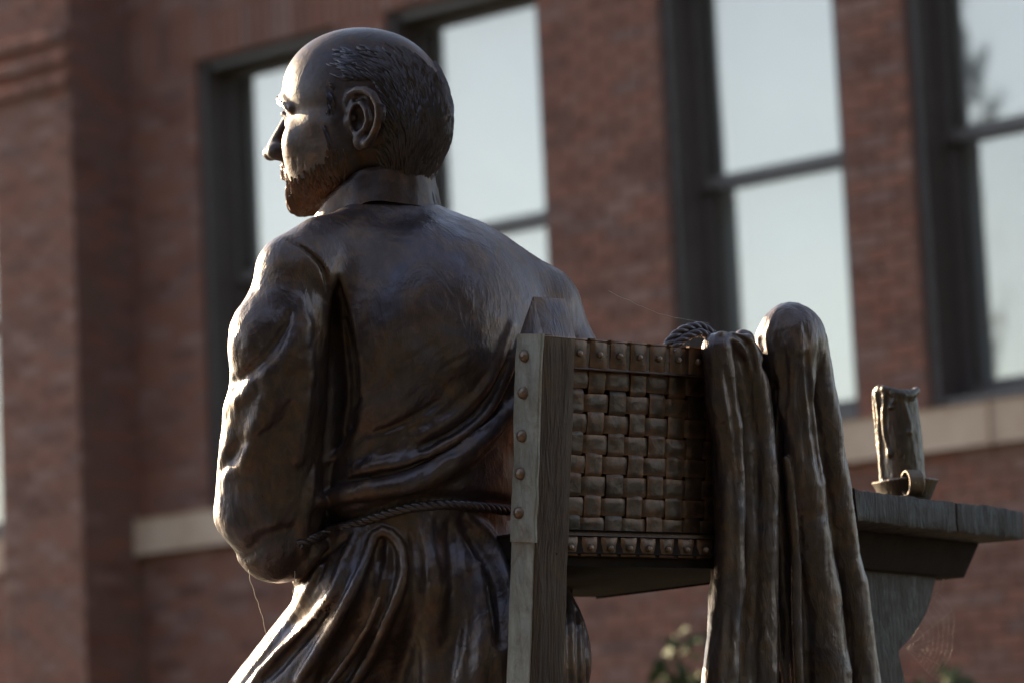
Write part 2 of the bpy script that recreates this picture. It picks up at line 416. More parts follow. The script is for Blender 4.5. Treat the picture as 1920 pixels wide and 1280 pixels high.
# ground, paving round the statue, pedestal
def groundmat():
    m, t, b = newmat('lawn_green'); gm = t.nodes.new('ShaderNodeNewGeometry'); n = noise(t, gm.outputs['Position'], .8, 6, .6); n2 = noise(t, gm.outputs['Position'], 30, 3)
    c = mixc(t, n, (.018, .026, .012), (.032, .038, .018)); t.links.new(mixc(t, ramp(t, n2, [(.4, 0), (.7, .6)]), c, (.012, .018, .008)), b.inputs['Base Color']); b.inputs['Roughness'].default_value = .95; return m
g_ = mesh_np('lawn', [(-1500, -1500, 0), (1500, -1500, 0), (1500, 1500, 0), (-1500, 1500, 0)], [(0, 1, 2, 3)], groundmat(), smooth=False); tag(g_, kind='structure')
pv = bevel_box('paving', (.2, 6.2, .004), np.eye(3), [3.2, 3.0, .004], simple('paving_brick', (.10, .075, .06), (.14, .10, .085), 3, .9), None, 0); tag(pv, kind='structure')
# ------------------------------------------------------------------ materials
def bronze(name, dark, mid, warm, patina_sheen, pat=.5, rough=.4, metal=.6, stretch=None, bs=1.0, pits=1.0, coat=.15, ridge=1.0, spec=.5, wear=1.0):
    m, t, b = newmat(name); tc = t.nodes.new('ShaderNodeTexCoord'); co = tc.outputs['Object']
    n1 = noise(t, co, 8, 7, .65, .6); n2 = noise(t, co, 19, 7, .68, 1.0); n3 = noise(t, co, 4.5, 7, .65, 1.4)
    nf = noise(t, co, 70, 5, .6, 0, stretch)
    c = mixc(t, ramp(t, n1, [(.35, 0), (.65, 1)]), dark, mid)
    c = mixc(t, ramp(t, n2, [(.48, 0), (.68, .85)]), c, warm)
    c = mixc(t, ramp(t, n3, [(.62-.25*pat, 0), (.8-.2*pat, min(1, .45+.5*pat))]), c, patina_sheen)  # blotchy surface tone; its blue versions are painted sky sheen
    c = mixc(t, ramp(t, nf, [(.3, .35), (.7, 0)]), c, (.012, .009, .008))
    t.links.new(c, b.inputs['Base Color'])
    t.links.new(ramp(t, n2, [(.3, rough-.1), (.7, rough+.12)]), b.inputs['Roughness'])
    b.inputs['Metallic'].default_value = metal; b.inputs['Specular IOR Level'].default_value = spec
    b.inputs['Coat Weight'].default_value = coat; b.inputs['Coat Roughness'].default_value = .3
    p = noise(t, co, 160, 3, .6); g = bump(t, p, .25*pits, .0012)
    g = bump(t, nf, .45*bs, .0022, g); g = bump(t, noise(t, co, 24, 4, .6, .5, stretch), .5*bs, .004, g)
    rd = noise(t, co, 11, 4, .6, 1.0, stretch); rd = math_(t, 'POWER', math_(t, 'SUBTRACT', 1.0, math_(t, 'ABSOLUTE', math_(t, 'MULTIPLY_ADD', rd, 2.0, -1.0))), 7.0)
    g = bump(t, rd, .35*ridge, .004, g)
    r2 = noise(t, co, 42, 3, .55, .8, stretch); r2 = math_(t, 'POWER', math_(t, 'SUBTRACT', 1.0, math_(t, 'ABSOLUTE', math_(t, 'MULTIPLY_ADD', r2, 2.0, -1.0))), 9.0)
    g = bump(t, r2, .35*ridge, .0016, g)
    pt = t.nodes.new('ShaderNodeNewGeometry').outputs['Pointiness']; c = mixc(t, ramp(t, pt, [(.515, 0), (.58, .55*wear)]), c, tuple(1.5*q for q in warm))
    t.links.new(c, b.inputs['Base Color'])
    t.links.new(g, b.inputs['Normal']); return m
M_SKIN = bronze('bronze_skin', (.052, .034, .030), (.085, .051, .040), (.15, .070, .034), (.068, .062, .08), .5, .38, .3, None, .25, .7, .08, .2, .25, .5)
M_ROBE = bronze('bronze_robe', (.080, .054, .050), (.118, .076, .062), (.175, .098, .052), (.086, .088, .128), .65, .36, .55, ((1, 1, .45), (.3, .5, 0)), .5, 1, .15, .5)  # last colour paints bluish sky sheen into the metal in random blotches
M_HAIR = bronze('bronze_hair', (.06, .045, .048), (.095, .072, .072), (.12, .08, .06), (.085, .09, .135), .75, .34, .55, None, .3, .5, .15, .2, .5, .35)  # bluish last tone is sky sheen put into the hair colour
M_WOOD = bronze('bronze_timber', (.050, .030, .022), (.074, .047, .034), (.10, .058, .034), (.066, .050, .043), .3, .55, .35, ((1, 1, .06),), 1.2, 1, 0, 1, .3)
M_LIT_PATINA = bronze('bronze_lit_patina', (.22, .20, .165), (.33, .305, .255), (.19, .135, .09), (.38, .375, .325), .7, .58, .15, ((1, 1, .25),), .9, 1.2, .05)  # weathered bronze made paler: sky light on the left face is in the colour
M_STRAP = bronze('bronze_strap', (.034, .020, .015), (.062, .035, .022), (.14, .066, .034), (.05, .039, .036), .3, .38, .45, None, .35, 1, .1, .2, .35)
M_NAIL = bronze('bronze_nail', (.13, .10, .085), (.19, .13, .095), (.24, .15, .10), (.15, .145, .14), .3, .38, .6, None, .3, .8, .2)
M_CLOAK = bronze('bronze_cloak', (.080, .056, .052), (.118, .080, .066), (.165, .094, .053), (.086, .088, .128), .65, .35, .55, ((1, 1, .3),), .4, 1, .2, .7)  # bluish mottling is painted sky sheen, as on the robe
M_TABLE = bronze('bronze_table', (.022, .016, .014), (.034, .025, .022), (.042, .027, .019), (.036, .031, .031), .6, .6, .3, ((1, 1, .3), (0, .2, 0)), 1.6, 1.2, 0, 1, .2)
M_WAX = bronze('bronze_candle', (.066, .050, .038), (.10, .078, .057), (.14, .096, .058), (.092, .087, .078), .4, .40, .5, ((1, 1, .3),), .5, 1, .15)
M_UNDERSHADE = simple('bronze_undershade', (.016, .011, .009), (.026, .018, .014), 12, .9, .1)  # near-black rough bronze: underside shade put into the colour of seat and apron

# ------------------------------------------------------------------ the seated bronze man
DB = 100                                       # the man sits this much deeper than the focus plane
man_base = world(Q(800, 1650, DB))
man = empty('seated_man_statue', man_base, 'dark bronze statue of a seated balding bearded man in a belted robe, head turned left', 'statue')
TAU = 19
HF = np.array([-math.cos(math.radians(TAU)), math.sin(math.radians(TAU)), 0])
HL = np.array([-math.sin(math.radians(TAU)), -math.cos(math.radians(TAU)), 0]); HU = np.array([0, 0, 1.0])
HR = np.array([HF, HL, HU]); HO = Q(679, 225, DB+90)
def H(f, l, u): return HO+np.array([f, l, u]) @ HR
def HA(a): return HO+np.asarray(a, float) @ HR
head = Sdf()
A = head.add
A(ell(H(-12, 0, 22), (157, 126, 153), HR), 0)
A(ell(H(34, 0, 62), (122, 110, 106), HR), 30)                       # forehead
A(ell(H(-93, 0, -20), (70, 98, 85), HR), 40)                        # back of the skull
A(ell(H(70, 0, -70), (72, 80, 100), HR), 40)                        # face block
A(chain(HA([(-55, 0, -40), (-58, 0, -130), (-70, 0, -260)]), [80, 78, 100]), 30)   # neck
A(ell(H(118, 0, -150), (30, 40, 26), HR), 35)                       # chin
A(ell(H(112, 0, -105), (42, 46, 40), HR), 25)                       # mouth barrel
for s in (1, -1):
    A(chain(HA([(112, s*26, -150), (60, s*66, -128), (8, s*92, -92), (0, s*98, -40)]), [22, 30, 30, 26]), 28)   # jaw
    A(ell(H(100, s*62, -42), (34, 35, 30), HR), 22)                  # cheekbone
    A(chain(HA([(98, s*74, -20), (55, s*100, -10), (10, s*112, -8)]), [16, 13, 12]), 22)
    A(chain(HA([(151, s*14, 35), (149, s*38, 41), (131, s*66, 37), (112, s*84, 20)]), [10, 11, 10, 8]), 12)     # brow ridge
    A(ell(H(103, s*40, -66), (32, 27, 36), HR), 24)                 # cheek beside the nose
    A(ell(H(72, s*58, -72), (54, 40, 66), HR), 36); A(ell(H(30, s*78, -50), (50, 34, 60), HR), 36)   # full cheek
    head.cut(ell(H(158, s*40, 2), (26, 26, 18), HR), 16)           # eye socket
    A(ell(H(122, s*42, 1), (21, 22, 20), HR), 3)                   # eyeball
    A(chain(HA([(138, s*22, 1), (146, s*38, 12), (141, s*52, 11), (122, s*66, -2)]), [4, 6.5, 6.5, 4]), 5)       # upper lid
    A(chain(HA([(136, s*22, -2), (141, s*40, -11), (134, s*54, -11), (122, s*66, -4)]), [4, 4, 4, 3]), 5)            # lower lid
    A(ell(H(166, s*20, -59), (25, 15, 18), HR), 6)                  # nostril wing
    head.cut(ell(H(174, s*9, -74), (9, 5, 7), HR), 4)
A(chain(HA([(146, 0, 40), (147, 0, 16), (160, 0, -10), (178, 0, -42), (189, 0, -60)]), [14, 11.5, 13.5, 15.5, 14.5]), 12)   # nose
A(ell(H(193, 0, -62), (13, 14, 12), HR), 8)
A(chain(HA([(150, 0, -78), (150, 0, -96)]), [16, 15]), 14)          # philtrum
A(chain(HA([(134, 30, -116), (152, 14, -106), (156, 0, -108), (152, -14, -106), (134, -30, -116)]), [4, 8, 9, 8, 4]), 8)
A(chain(HA([(132, 28, -122), (145, 12, -134), (147, 0, -135), (145, -12, -134), (132, -28, -122)]), [4, 9, 10, 9, 4]), 8)
head.cut(chain(HA([(135, 32, -120), (160, 12, -120), (166, 0, -121), (160, -12, -120), (135, -32, -120)]), [3, 5, 6, 5, 3]), 5)
head.cut(chain(HA([(150, 18, -150), (156, 0, -151), (150, -18, -150)]), [5, 6, 5]), 10)
A(ell(H(131, 0, -166), (17, 30, 15), HR), 14)
def ear(s):
    def E(z):
        R = []
        for x, y, o in z:
            l = 117+(x-600)/190*30+o; xi, yi = 440+x/2.909, 20+y/2.909; d = HO[1]-l*.945
            for _ in range(12): P = Q(xi, yi, d); d += (((P-HO)@HL)-l)*.8
            q = HR @ (P-HO); R.append((q[0], s*q[1], q[2]))
        return HA(R)
    c = E([(700, 580, -6)])[0]; t = Matrix.Rotation(0, 3, 'X')
    Re = np.array([[1, 0, 0], [0, 1, 0], [0, 0, 1]]) @ HR
    A(ell(c, (31, 9, 50), yaw(0) @ Re), 8)
    A(chain(E([(720, 600, -22), (700, 570, -18)]), [22, 24]), 10)
    head.cut(ell(E([(676, 590, 4)])[0], (17, 17, 27), Re), 4)
    head.cut(chain(E([(655, 490, 4), (690, 468, 3), (730, 485, 2), (752, 535, 2), (752, 600, 2), (738, 655, 2)]), [4, 6, 6, 5.5, 5, 3.5]), 3)
    A(chain(E([(652, 588, -1), (618, 555, 2), (610, 500, 2), (628, 455, 4), (668, 434, 5), (712, 436, 5), (755, 462, 5), (782, 515, 5), (786, 575, 4), (775, 632, 3), (750, 690, 1), (722, 728, 0)]),
            [5, 6, 7, 7.5, 8, 8, 8, 8, 7.5, 7.5, 8, 9]), 3)
    A(chain(E([(690, 505, 2), (718, 545, 3), (728, 600, 3), (712, 645, 2), (680, 672, 1), (655, 672, 0)]), [5, 6, 6.5, 6.5, 6, 5]), 4)
    A(ell(E([(688, 715, 0)])[0], (16, 8, 17), Re), 8)
    A(ell(E([(622, 610, 0)])[0], (9, 8, 13), Re), 6)
for s in (1, -1): ear(s)
hl, hh = HO+np.array([-235, -215, -290]), HO+np.array([200, 215, 195])
HV, HFc = head.mesh(hl, hh, 2.4)

# --- robe: torso, sleeves and skirt as one skin
R30 = yaw(0); 
TL = np.array([-.87, -.5, 0]); TF = np.array([-.5, .87, 0]); TR = np.array([TL, TF, HU])
robe = Sdf(); A = robe.add
A(ell(Q(800, 660, DB), (262, 172, 255), TR), 0)
A(ell(Q(792, 900, DB), (205, 160, 160), TR), 60)
A(chain(QA([(722, 420, DB+50), (640, 470, DB-60), (575, 515, DB-140)]), [66, 70, 72]), 50)
A(chain(QA([(740, 430, DB+50), (875, 494, DB+80), (1006, 568, DB+130)]), [72, 80, 76]), 50)
A(chain(QA([(1014, 598, DB+130), (1064, 690, DB+130), (1085, 800, DB+110), (1060, 930, DB+170)]), [78, 76, 78, 76]), 40)
A(chain(QA([(1060, 930, DB+170), (960, 960, DB+330)]), [74, 60]), 30)
# skirt
A(ell(Q(800, 1090, DB+20), (262, 205, 150), TR), 60)
A(chain(QA([(716, 1130, DB+40), (622, 1267, DB+90), (520, 1420, DB+150), (500, 1700, DB+210)]), [138, 150, 165, 185]), 50)
A(chain(QA([(850, 1150, DB+90), (760, 1300, DB+160), (660, 1480, DB+230), (640, 1700, DB+260)]), [170, 185, 190, 200]), 60)
A(ell(Q(928, 1235, DB-10), (184, 190, 200)), 50)
# the hollow behind the left arm
robe.cut(extr([(622, 520), (634, 560), (650, 620), (661, 690), (662, 750), (650, 810), (628, 846), (600, 862), (585, 830), (590, 700), (598, 600), (612, 540)], -600, DB-105), 14)
A(chain(QA([(592, 580, DB-75), (598, 740, DB-85), (588, 900, DB-70)]), 56), 6)
A(chain(QA([(628, 560, DB+40), (634, 700, DB+50), (622, 880, DB+40)]), [60, 66, 60]), 6)
A(chain(QA([(553, 520, DB-145), (532, 620, DB-155), (524, 740, DB-150), (514, 860, DB-130), (508, 960, DB-110), (520, 1008, DB-100)]), [70, 86, 86, 89, 94, 84]), 6)
A(ell(Q(484, 652, DB-160), (53, 75, 84)), 34)
A(chain(QA([(480, 772, DB-150), (470, 830, DB-145), (464, 900, DB-135), (462, 955, DB-130)]), [58, 53, 55, 57]), 34)
A(chain(QA([(525, 985, DB-90), (520, 985, DB+60), (545, 985, DB+200), (620, 990, DB+330)]), [84, 74, 62, 48]), 20)
A(chain(QA([(552, 505, DB-140), (600, 470, DB-80)]), [64, 60]), 30)
def stroke(pts, r, h, k=10, cut=False, n=0):
    """a fold or groove laid on the surface along photo points; h = how far it stands proud (or is cut in)"""
    p_ = np.array(pts, float); n = max(8, int(np.linalg.norm(np.diff(p_, axis=0), axis=1).sum()/17))
    c = crom(p_, n); d = robe0.trace(c); r = np.interp(np.linspace(0, 1, n), np.linspace(0, 1, len(np.atleast_1d(r))), np.atleast_1d(r))
    P = np.array([Q(x, y, z) for (x, y), z in zip(c, d)]); N = robe0.grad(P, 6)
    tp = np.minimum(1, np.minimum(np.arange(n), np.arange(n)[::-1])/2.5+.25); r = r*(.55+.45*tp)
    (robe.cut if cut else robe.add)(chain(P+N*((h*tp-r) if not cut else (r-h*tp))[:, None], r), k)
class _F(Sdf): pass
robe0 = _F(); robe0.ops = list(robe.ops)
# drapery low on the back
stroke([(972, 640), (940, 730), (893, 796), (820, 842), (740, 868), (655, 880)], [8, 13, 14, 12, 8], 9, 14)
stroke([(968, 690), (926, 772), (867, 830), (800, 868), (736, 888), (640, 905)], [7, 9, 9, 7], 9, 8, True)
stroke([(968, 745), (925, 800), (879, 846), (835, 876), (776, 902), (720, 914), (657, 923), (580, 944)], [12, 20, 24, 24, 22, 20, 17, 14], 22, 10)
stroke([(950, 660), (915, 745), (862, 800), (790, 838)], [5, 7, 6], 6, 10, True)
stroke([(960, 610), (930, 690), (880, 760), (800, 815)], [7, 9, 7], 5, 14)
stroke([(690, 815), (760, 790), (830, 752)], [4, 5, 4], 4, 8, True)
# lip of the hollow
stroke([(648, 600), (664, 680), (667, 750), (656, 812), (632, 850), (604, 868)], [4, 6, 7, 7, 5], 4, 8)
# armhole seam, back of the collar seam
SEAM = [(536, 448), (562, 459), (586, 479), (606, 503), (614, 530), (617, 558)]
stroke(SEAM, [4, 4.5, 5, 6], 8, 3, True, 14)
# waist: hollow above and below the rope
stroke([(585, 1004), (625, 985), (680, 966), (740, 947), (840, 934), (962, 947)], [14, 14, 12, 12], 9, 12, True)
# skirt folds
def fold(p, r, h, k=10): stroke(p, r, h, k)
def dip(p, r, h, k=10): stroke(p, r, h, k, True)
dip([(712, 1012), (700, 1075), (672, 1160), (620, 1260), (600, 1300)], [12, 22, 24, 22], 24, 14)
dip([(735, 1030), (728, 1090), (705, 1160), (660, 1240), (630, 1300)], [10, 16, 18, 16], 20, 12)
fold([(658, 1290), (697, 1228), (724, 1169), (746, 1117), (758, 1070), (751, 1026), (726, 996), (704, 1004), (694, 1030), (680, 1064), (656, 1117), (616, 1188), (556, 1285)], [11, 11, 11, 10, 9, 9, 9, 9, 10, 11, 12, 13], 12, 7)
fold([(712, 1120), (690, 1175), (650, 1240), (612, 1290)], [5, 8, 8], 6, 8)
fold([(668, 998), (652, 1040), (622, 1117), (585, 1170), (522, 1226), (468, 1285)], [8, 12, 14, 13, 11], 12, 10)
dip([(640, 1075), (605, 1150), (552, 1215), (500, 1275)], [6, 10, 10], 10, 10)
dip([(610, 1050), (575, 1110), (520, 1185), (470, 1250)], [5, 9, 9], 7, 12)
fold([(600, 1062), (560, 1135), (505, 1212), (455, 1275)], [6, 10, 10], 6, 12)
fold([(664, 990), (620, 1008), (580, 1048), (553, 1090)], [10, 14, 14, 9], 12, 8)
dip([(648, 1012), (606, 1042), (572, 1085)], [5, 7, 6], 8, 8)
fold([(800, 975), (812, 1060), (815, 1160), (800, 1285)], [8, 13, 15, 13], 8, 20)
dip([(775, 1000), (782, 1080), (772, 1170), (745, 1280)], [6, 10, 11, 10], 9, 16)
dip([(842, 985), (852, 1080), (852, 1180), (838, 1285)], [6, 10, 12, 10], 10, 18)
fold([(880, 970), (915, 1000), (945, 1050), (962, 1120)], [7, 11, 11, 8], 9, 14)
dip([(868, 985), (900, 1030), (930, 1100), (940, 1200)], [6, 12, 14, 10], 12, 16)
fold([(900, 1060), (908, 1160), (900, 1285)], [7, 12, 11], 6, 18)
# folds at the right hip, behind the chair post
for x_ in (1068, 1086, 1101): dip([(x_-6, 1110), (x_, 1190), (x_+1, 1290)], [4, 7, 6], 8, 10)
# sleeve
dip([(430, 722), (458, 706), (500, 672), (530, 628), (545, 590)], [7, 12, 13, 9, 5], 6, 12)
fold([(446, 748), (490, 712), (540, 668), (575, 610)], [8, 13, 13, 8], 5, 22)
dip([(414, 880), (436, 852), (470, 826), (505, 808)], [6, 12, 12, 6], 5, 18)
fold([(560, 640), (520, 720), (482, 800), (458, 870)], [8, 14, 14, 8], 4, 26)
dip([(545, 760), (518, 830), (500, 900)], [5, 10, 6], 3, 18)
dip([(455, 1045), (500, 1006), (550, 990)], [6, 11, 6], 4, 16)
fold([(560, 560), (575, 660), (572, 760), (560, 860)], [6, 12, 12, 6], 5, 18)
fold([(590, 880), (575, 940), (568, 1000), (570, 1050)], [6, 10, 10, 7], 7, 12)
RV, RF = robe.mesh(np.array([-690, -330, -1120]), np.array([250, 640, 300]), 3.6)
N = vnormals(RV, RF)
# hammered, wrinkled cloth relief pushed into the skin
def imgxy(P): k = 1+P[:, 1]/FPX; return P[:, 0]/k+960, 640-P[:, 2]/k
ix, iy = imgxy(RV)
ax1 = np.array([.80, 0, .60]); ax2 = np.array([-.60, 0, .80])
W1 = np.stack([RV@ax1/80, RV[:, 1]/60, RV@ax2/22], 1)+.35*np.stack([vnoise(RV/60, 5), vnoise(RV/60, 6), vnoise(RV/60, 7)], 1)
wr = fbm(W1, 2, 3)
back = np.clip((iy-560)/200, 0, 1)*np.clip((960-ix)/100, 0, 1)*np.clip((ix-620)/60, 0, 1)*np.clip((940-iy)/80, 0, 1)
slv = np.clip((625-ix)/25, 0, 1)*np.clip((iy-500)/120, 0, 1)*np.clip((1100-iy)/60, 0, 1)
skt = np.clip((iy-980)/60, 0, 1)
W2 = np.stack([RV@ax2/26, RV[:, 1]/50, RV@np.array([.35, 0, .94])/150], 1)+.3*fbm(RV/70, 2, 12)[:, None]
RV = RV+N*(wr*3.3*back+(fbm(W1*np.array([1.6, 1.4, .9]), 2, 8)*.8+fbm(RV/np.array([40,36,70]), 3, 17)*2.2)*slv+fbm(W2, 2, 14)*1.3*skt+fbm(RV/30, 2, 20)*.6)[:, None]
mesh_np('robe', world(RV), RF, M_ROBE, man)

# --- collar
def ring_strip(name, lower, upper, th, mat, n=60):
    lo, hi = crom(lower, n), crom(upper, n); out = []
    for t in np.linspace(0, 1, 7): out.append(lo*(1-t)+hi*t)
    out = np.array(out); c = out.mean((0, 1)); inn = out.copy()
    rad = out-c; rad[..., 2] = 0; rad /= np.linalg.norm(rad, axis=-1)[..., None]+1e-9; inn = out-rad*th
    top = (out[-1]+inn[-1])/2+np.array([0, 0, th*.35])
    G = np.concatenate([out, top[None], inn[::-1]]); m = len(G)
    G = G+(fbm(G.reshape(-1, 3)/22, 2, 31).reshape(m, n)*1.6)[..., None]*np.concatenate([rad, rad[-1:], rad[::-1]])
    V = G.reshape(-1, 3); F = np.array([(i*n+j, i*n+j+1, (i+1)*n+j+1, (i+1)*n+j) for i in range(m-1) for j in range(n-1)])
    return mesh_np(name, world(V), F[:, ::-1], mat, man)
cu_ = [(-141, 0, -102), (-137, 32, -98), (-117, 60, -93), (-86, 86, -95), (-37, 102, -104), (0, 101, -125), (40, 90, -158), (78, 66, -198), (98, 0, -226)]
cl_ = [(-160, 0, -166), (-154, 36, -164), (-134, 68, -160), (-107, 98, -156), (-77, 116, -153), (-50, 122, -158), (-20, 119, -175), (27, 104, -197), (70, 78, -210), (104, 0, -250)]
mir = lambda L: [(f, -l, u) for f, l, u in L[1:-1]][::-1]
cl_ = [(f*.975, l*.965, u-8) for f, l, u in cl_]
ring_strip('collar', HA((cl_[::-1]+mir(cl_)[::-1])), HA((cu_[::-1]+mir(cu_)[::-1])), 10, M_SKIN, 110)

# --- rope belt: three twisted strands
path = crom(np.array([(560, 1022), (600, 1004), (617, 995), (673, 978), (736, 959), (776, 950), (835, 945), (895, 949), (962, 957), (1010, 966)], float), 150)
dd = robe.trace(path); dd = np.convolve(np.pad(dd, 6, 'edge'), np.ones(13)/13, 'valid')
PC = np.array([Q(x, y, d-5) for (x, y), d in zip(path, dd)]); T = np.gradient(PC, axis=0); T /= np.linalg.norm(T, axis=1)[:, None]
s_ = np.r_[0, np.cumsum(np.linalg.norm(np.diff(PC, axis=0), axis=1))]
B = np.cross(T, [0, 1.0, 0]); B /= np.linalg.norm(B, axis=1)[:, None]; C_ = np.cross(T, B)
PC2 = [crom(PC, 420), crom(B, 420), crom(C_, 420), np.linspace(0, s_[-1], 420)]
def rope(name, P, B, C, s, rad, pitch, parent, mat, strands=3):
    g = Geo()
    for q in range(strands):
        a = 2*math.pi*(s/pitch+q/strands); g.add(*tube(P+rad*.52*(B*np.cos(a)[:, None]+C*np.sin(a)[:, None]), rad*.56, 7))
    return mesh_np(name, world(np.array(g.V)), g.F, mat, parent)
rope('rope_belt', *PC2, 9.5, 46, man, M_HAIR)
# --- head with its strands of hair
head_o = mesh_np('head', world(HV), HFc, M_SKIN, man)
HN = vnormals(HV, HFc); HLc = (HV-HO) @ HR.T      # head-local f, l, u of every vertex
def sstep(a, b, x): t = np.clip((x-a)/(b-a), 0, 1); return t*t*(3-2*t)
def strands(name, mask, count, flow, length, width, height, mat, wav=.25, seed=1, n=6, kind='stuff'):
    r = np.random.RandomState(seed); ids = np.where(mask)[0]; ids = r.choice(ids, min(count, len(ids)), replace=False)
    P = HV[ids].copy(); m = len(P); L = length*r.uniform(.6, 1.25, m); cur = r.normal(0, wav, m); w = width*r.uniform(.7, 1.25, m); hr = r.uniform(.45, 1.35, m); rows = []
    for i in range(n):
        q = (P-HO) @ HR.T; N = head.grad(P, 2.0); d = head(P); P = P-N*d[:, None]
        D = flow(q) @ HR; D = D-N*(D*N).sum(1)[:, None]; D /= np.linalg.norm(D, axis=1)[:, None]+1e-9
        S_ = np.cross(N, D); D = D+S_*(cur*(i/(n-1)-.3)+.25*vnoise(P/16, seed))[:, None]; D /= np.linalg.norm(D, axis=1)[:, None]; S_ = np.cross(N, D)
        t = i/(n-1); wt = (math.sin(math.pi*(t*.88+.06))**.7); hh = height*(.35+.65*math.sin(math.pi*(.15+.7*t)))*(1.15-.5*t)
        eb = (q[:, 0] > -82) & (q[:, 0] < 8) & (q[:, 2] > -64) & (q[:, 2] < 68) & (np.abs(q[:, 1]) > 113); eb |= (np.abs(q[:, 1]) > 127.5) & (q[:, 0] > -100); wt = np.where(eb, 0, wt); hh = np.where(eb, -3, hh)
        rows.append(np.stack([P-S_*(w*wt/2)[:, None]-N*1.2, P+N*(hh*hr)[:, None], P+S_*(w*wt/2)[:, None]-N*1.2], 1))
        P = P+D*(L/(n-1))[:, None]
    G = np.stack(rows, 1).reshape(-1, 3); k = np.arange(m)[:, None, None]*n*3; i = np.arange(n-1)[None, :, None]*3; j = np.arange(2)[None, None, :]
    a = (k+i+j).ravel(); F = np.stack([a, a+1, a+4, a+3], 1)[:, ::-1]
    o = mesh_np(name, world(G), F, mat, man, kind=kind); return o
f_, l_, u_ = HLc.T; al = np.abs(l_)
ear_z = (np.abs(f_+38) < 40) & (u_ < 62) & (u_ > -62) & (al > 105)
r9 = np.random.RandomState(9)
top = 131-np.clip(-70-f_, 0, 200)*.42+14*vnoise(HLc/24, 3)+r9.normal(0, 5, len(f_))
front = 14+7*vnoise(HLc/12, 4)+r9.normal(0, 5, len(f_))+9*(u_ < 48)-np.clip(u_-60, 0, 100)*-.10
nape = -150+np.clip(f_+60, 0, 100)*1.3
hairm = (u_ < top) & (f_ < front) & (u_ > nape) & ((u_ > -40-(f_+60)*.0) | (f_ < -62)) & ~ear_z & (al > 20*(f_ > -60))
hairm &= ~((f_ > -62) & (u_ < 30) & (f_ < -14) & (al > 88))
def flow_hair(q):
    f, l, u = q.T; b = sstep(-20, -150, f); low = sstep(0, -90, u)
    d = np.stack([-1+.75*b+.55*low*b, np.sign(l)*0+.12*np.sin(u/25), -.42-.55*b-.5*low+.0*f], 1)
    sb = sstep(-20, 10, f)*sstep(75, 20, u); d = d*(1-sb)[:, None]+np.array([-.25, 0, -1])*sb[:, None]; return d
strands('hair', hairm, 3600, flow_hair, 44, 5.2, 6.6, M_HAIR, .45, 3)
line = -78+r9.normal(0, 5, len(f_))+np.clip(f_-5, 0, 200)*-.30
beard = (f_ > -16) & (f_ < 175) & (u_ < np.where(f_ < 30, 20+f_*-3.2, line)) & (u_ > -200)
beard &= ~((f_ > 124) & (u_ > -172) & (al < 40) & (vnoise(HLc/7, 9) > -.35)); beard &= ~((f_ > 118) & (al < 32) & (u_ > -142) & (u_ < -98))
must = (f_ > 112) & (al < 44) & (u_ > -106) & (u_ < -80-al*.2) & (f_ < 168)
def flow_beard(q):
    f, l, u = q.T; t = sstep(20, 120, f); return np.stack([-.15+.25*t, .15*np.sin(f/12), -1+0*f], 1)
strands('beard', beard, 1700, flow_beard, 20, 4.4, 3.2, M_SKIN, .5, 5, 5)
strands('moustache', must, 260, lambda q: np.stack([-.5-.0*q[:, 0], np.sign(q[:, 1])*.8, -.9+0*q[:, 0]], 1), 20, 4, 3, M_SKIN, .4, 6, 5)
brow = (f_ > 95) & (np.abs(u_-(39-np.clip(al-45, 0, 60)*.35)) < 7) & (al > 14) & (al < 82)
strands('eyebrow', brow, 260, lambda q: np.stack([-.6+0*q[:, 0], np.sign(q[:, 1])*1.0, .1-.012*np.abs(q[:, 1])], 1), 18, 4, 2.6, M_HAIR, .3, 7, 5)
# ------------------------------------------------------------------ the bronze chair
def unit(v): v = np.asarray(v, float); return v/np.linalg.norm(v)
CA = math.radians(40)
cu = w2m((math.cos(CA), math.sin(CA), 0)); cn = w2m((math.sin(CA), -math.cos(CA), 0)); cz = w2m((0, 0, 1))
ck = unit(cz+.131*cn); cb = unit(cn-ck*(cn@ck))
A0 = Q(1018, 627, -150)
def CH(u, n, k): return A0+cu*np.asarray(u)[..., None]+cb*np.asarray(n)[..., None]+ck*np.asarray(k)[..., None]
chair = empty('bronze_armless_chair', world(CH(300, -200, -1080)), 'bronze wooden-looking chair with woven strap back and studded posts behind the seated man', 'chair')
axw = [v @ MB for v in (cu, cb, ck)]; axz = [v @ MB for v in (cu, cn, cz)]
def cbox(name, u, n, k, mat, parent=chair, bev=2, jit=0, seg=2):
    c = world(CH((u[0]+u[1])/2, (n[0]+n[1])/2, (k[0]+k[1])/2))
    return bevel_box(name, c, axw, [(u[1]-u[0])/2*SC, (n[1]-n[0])/2*SC, (k[1]-k[0])/2*SC], mat, parent, bev*SC, seg, jit*SC)
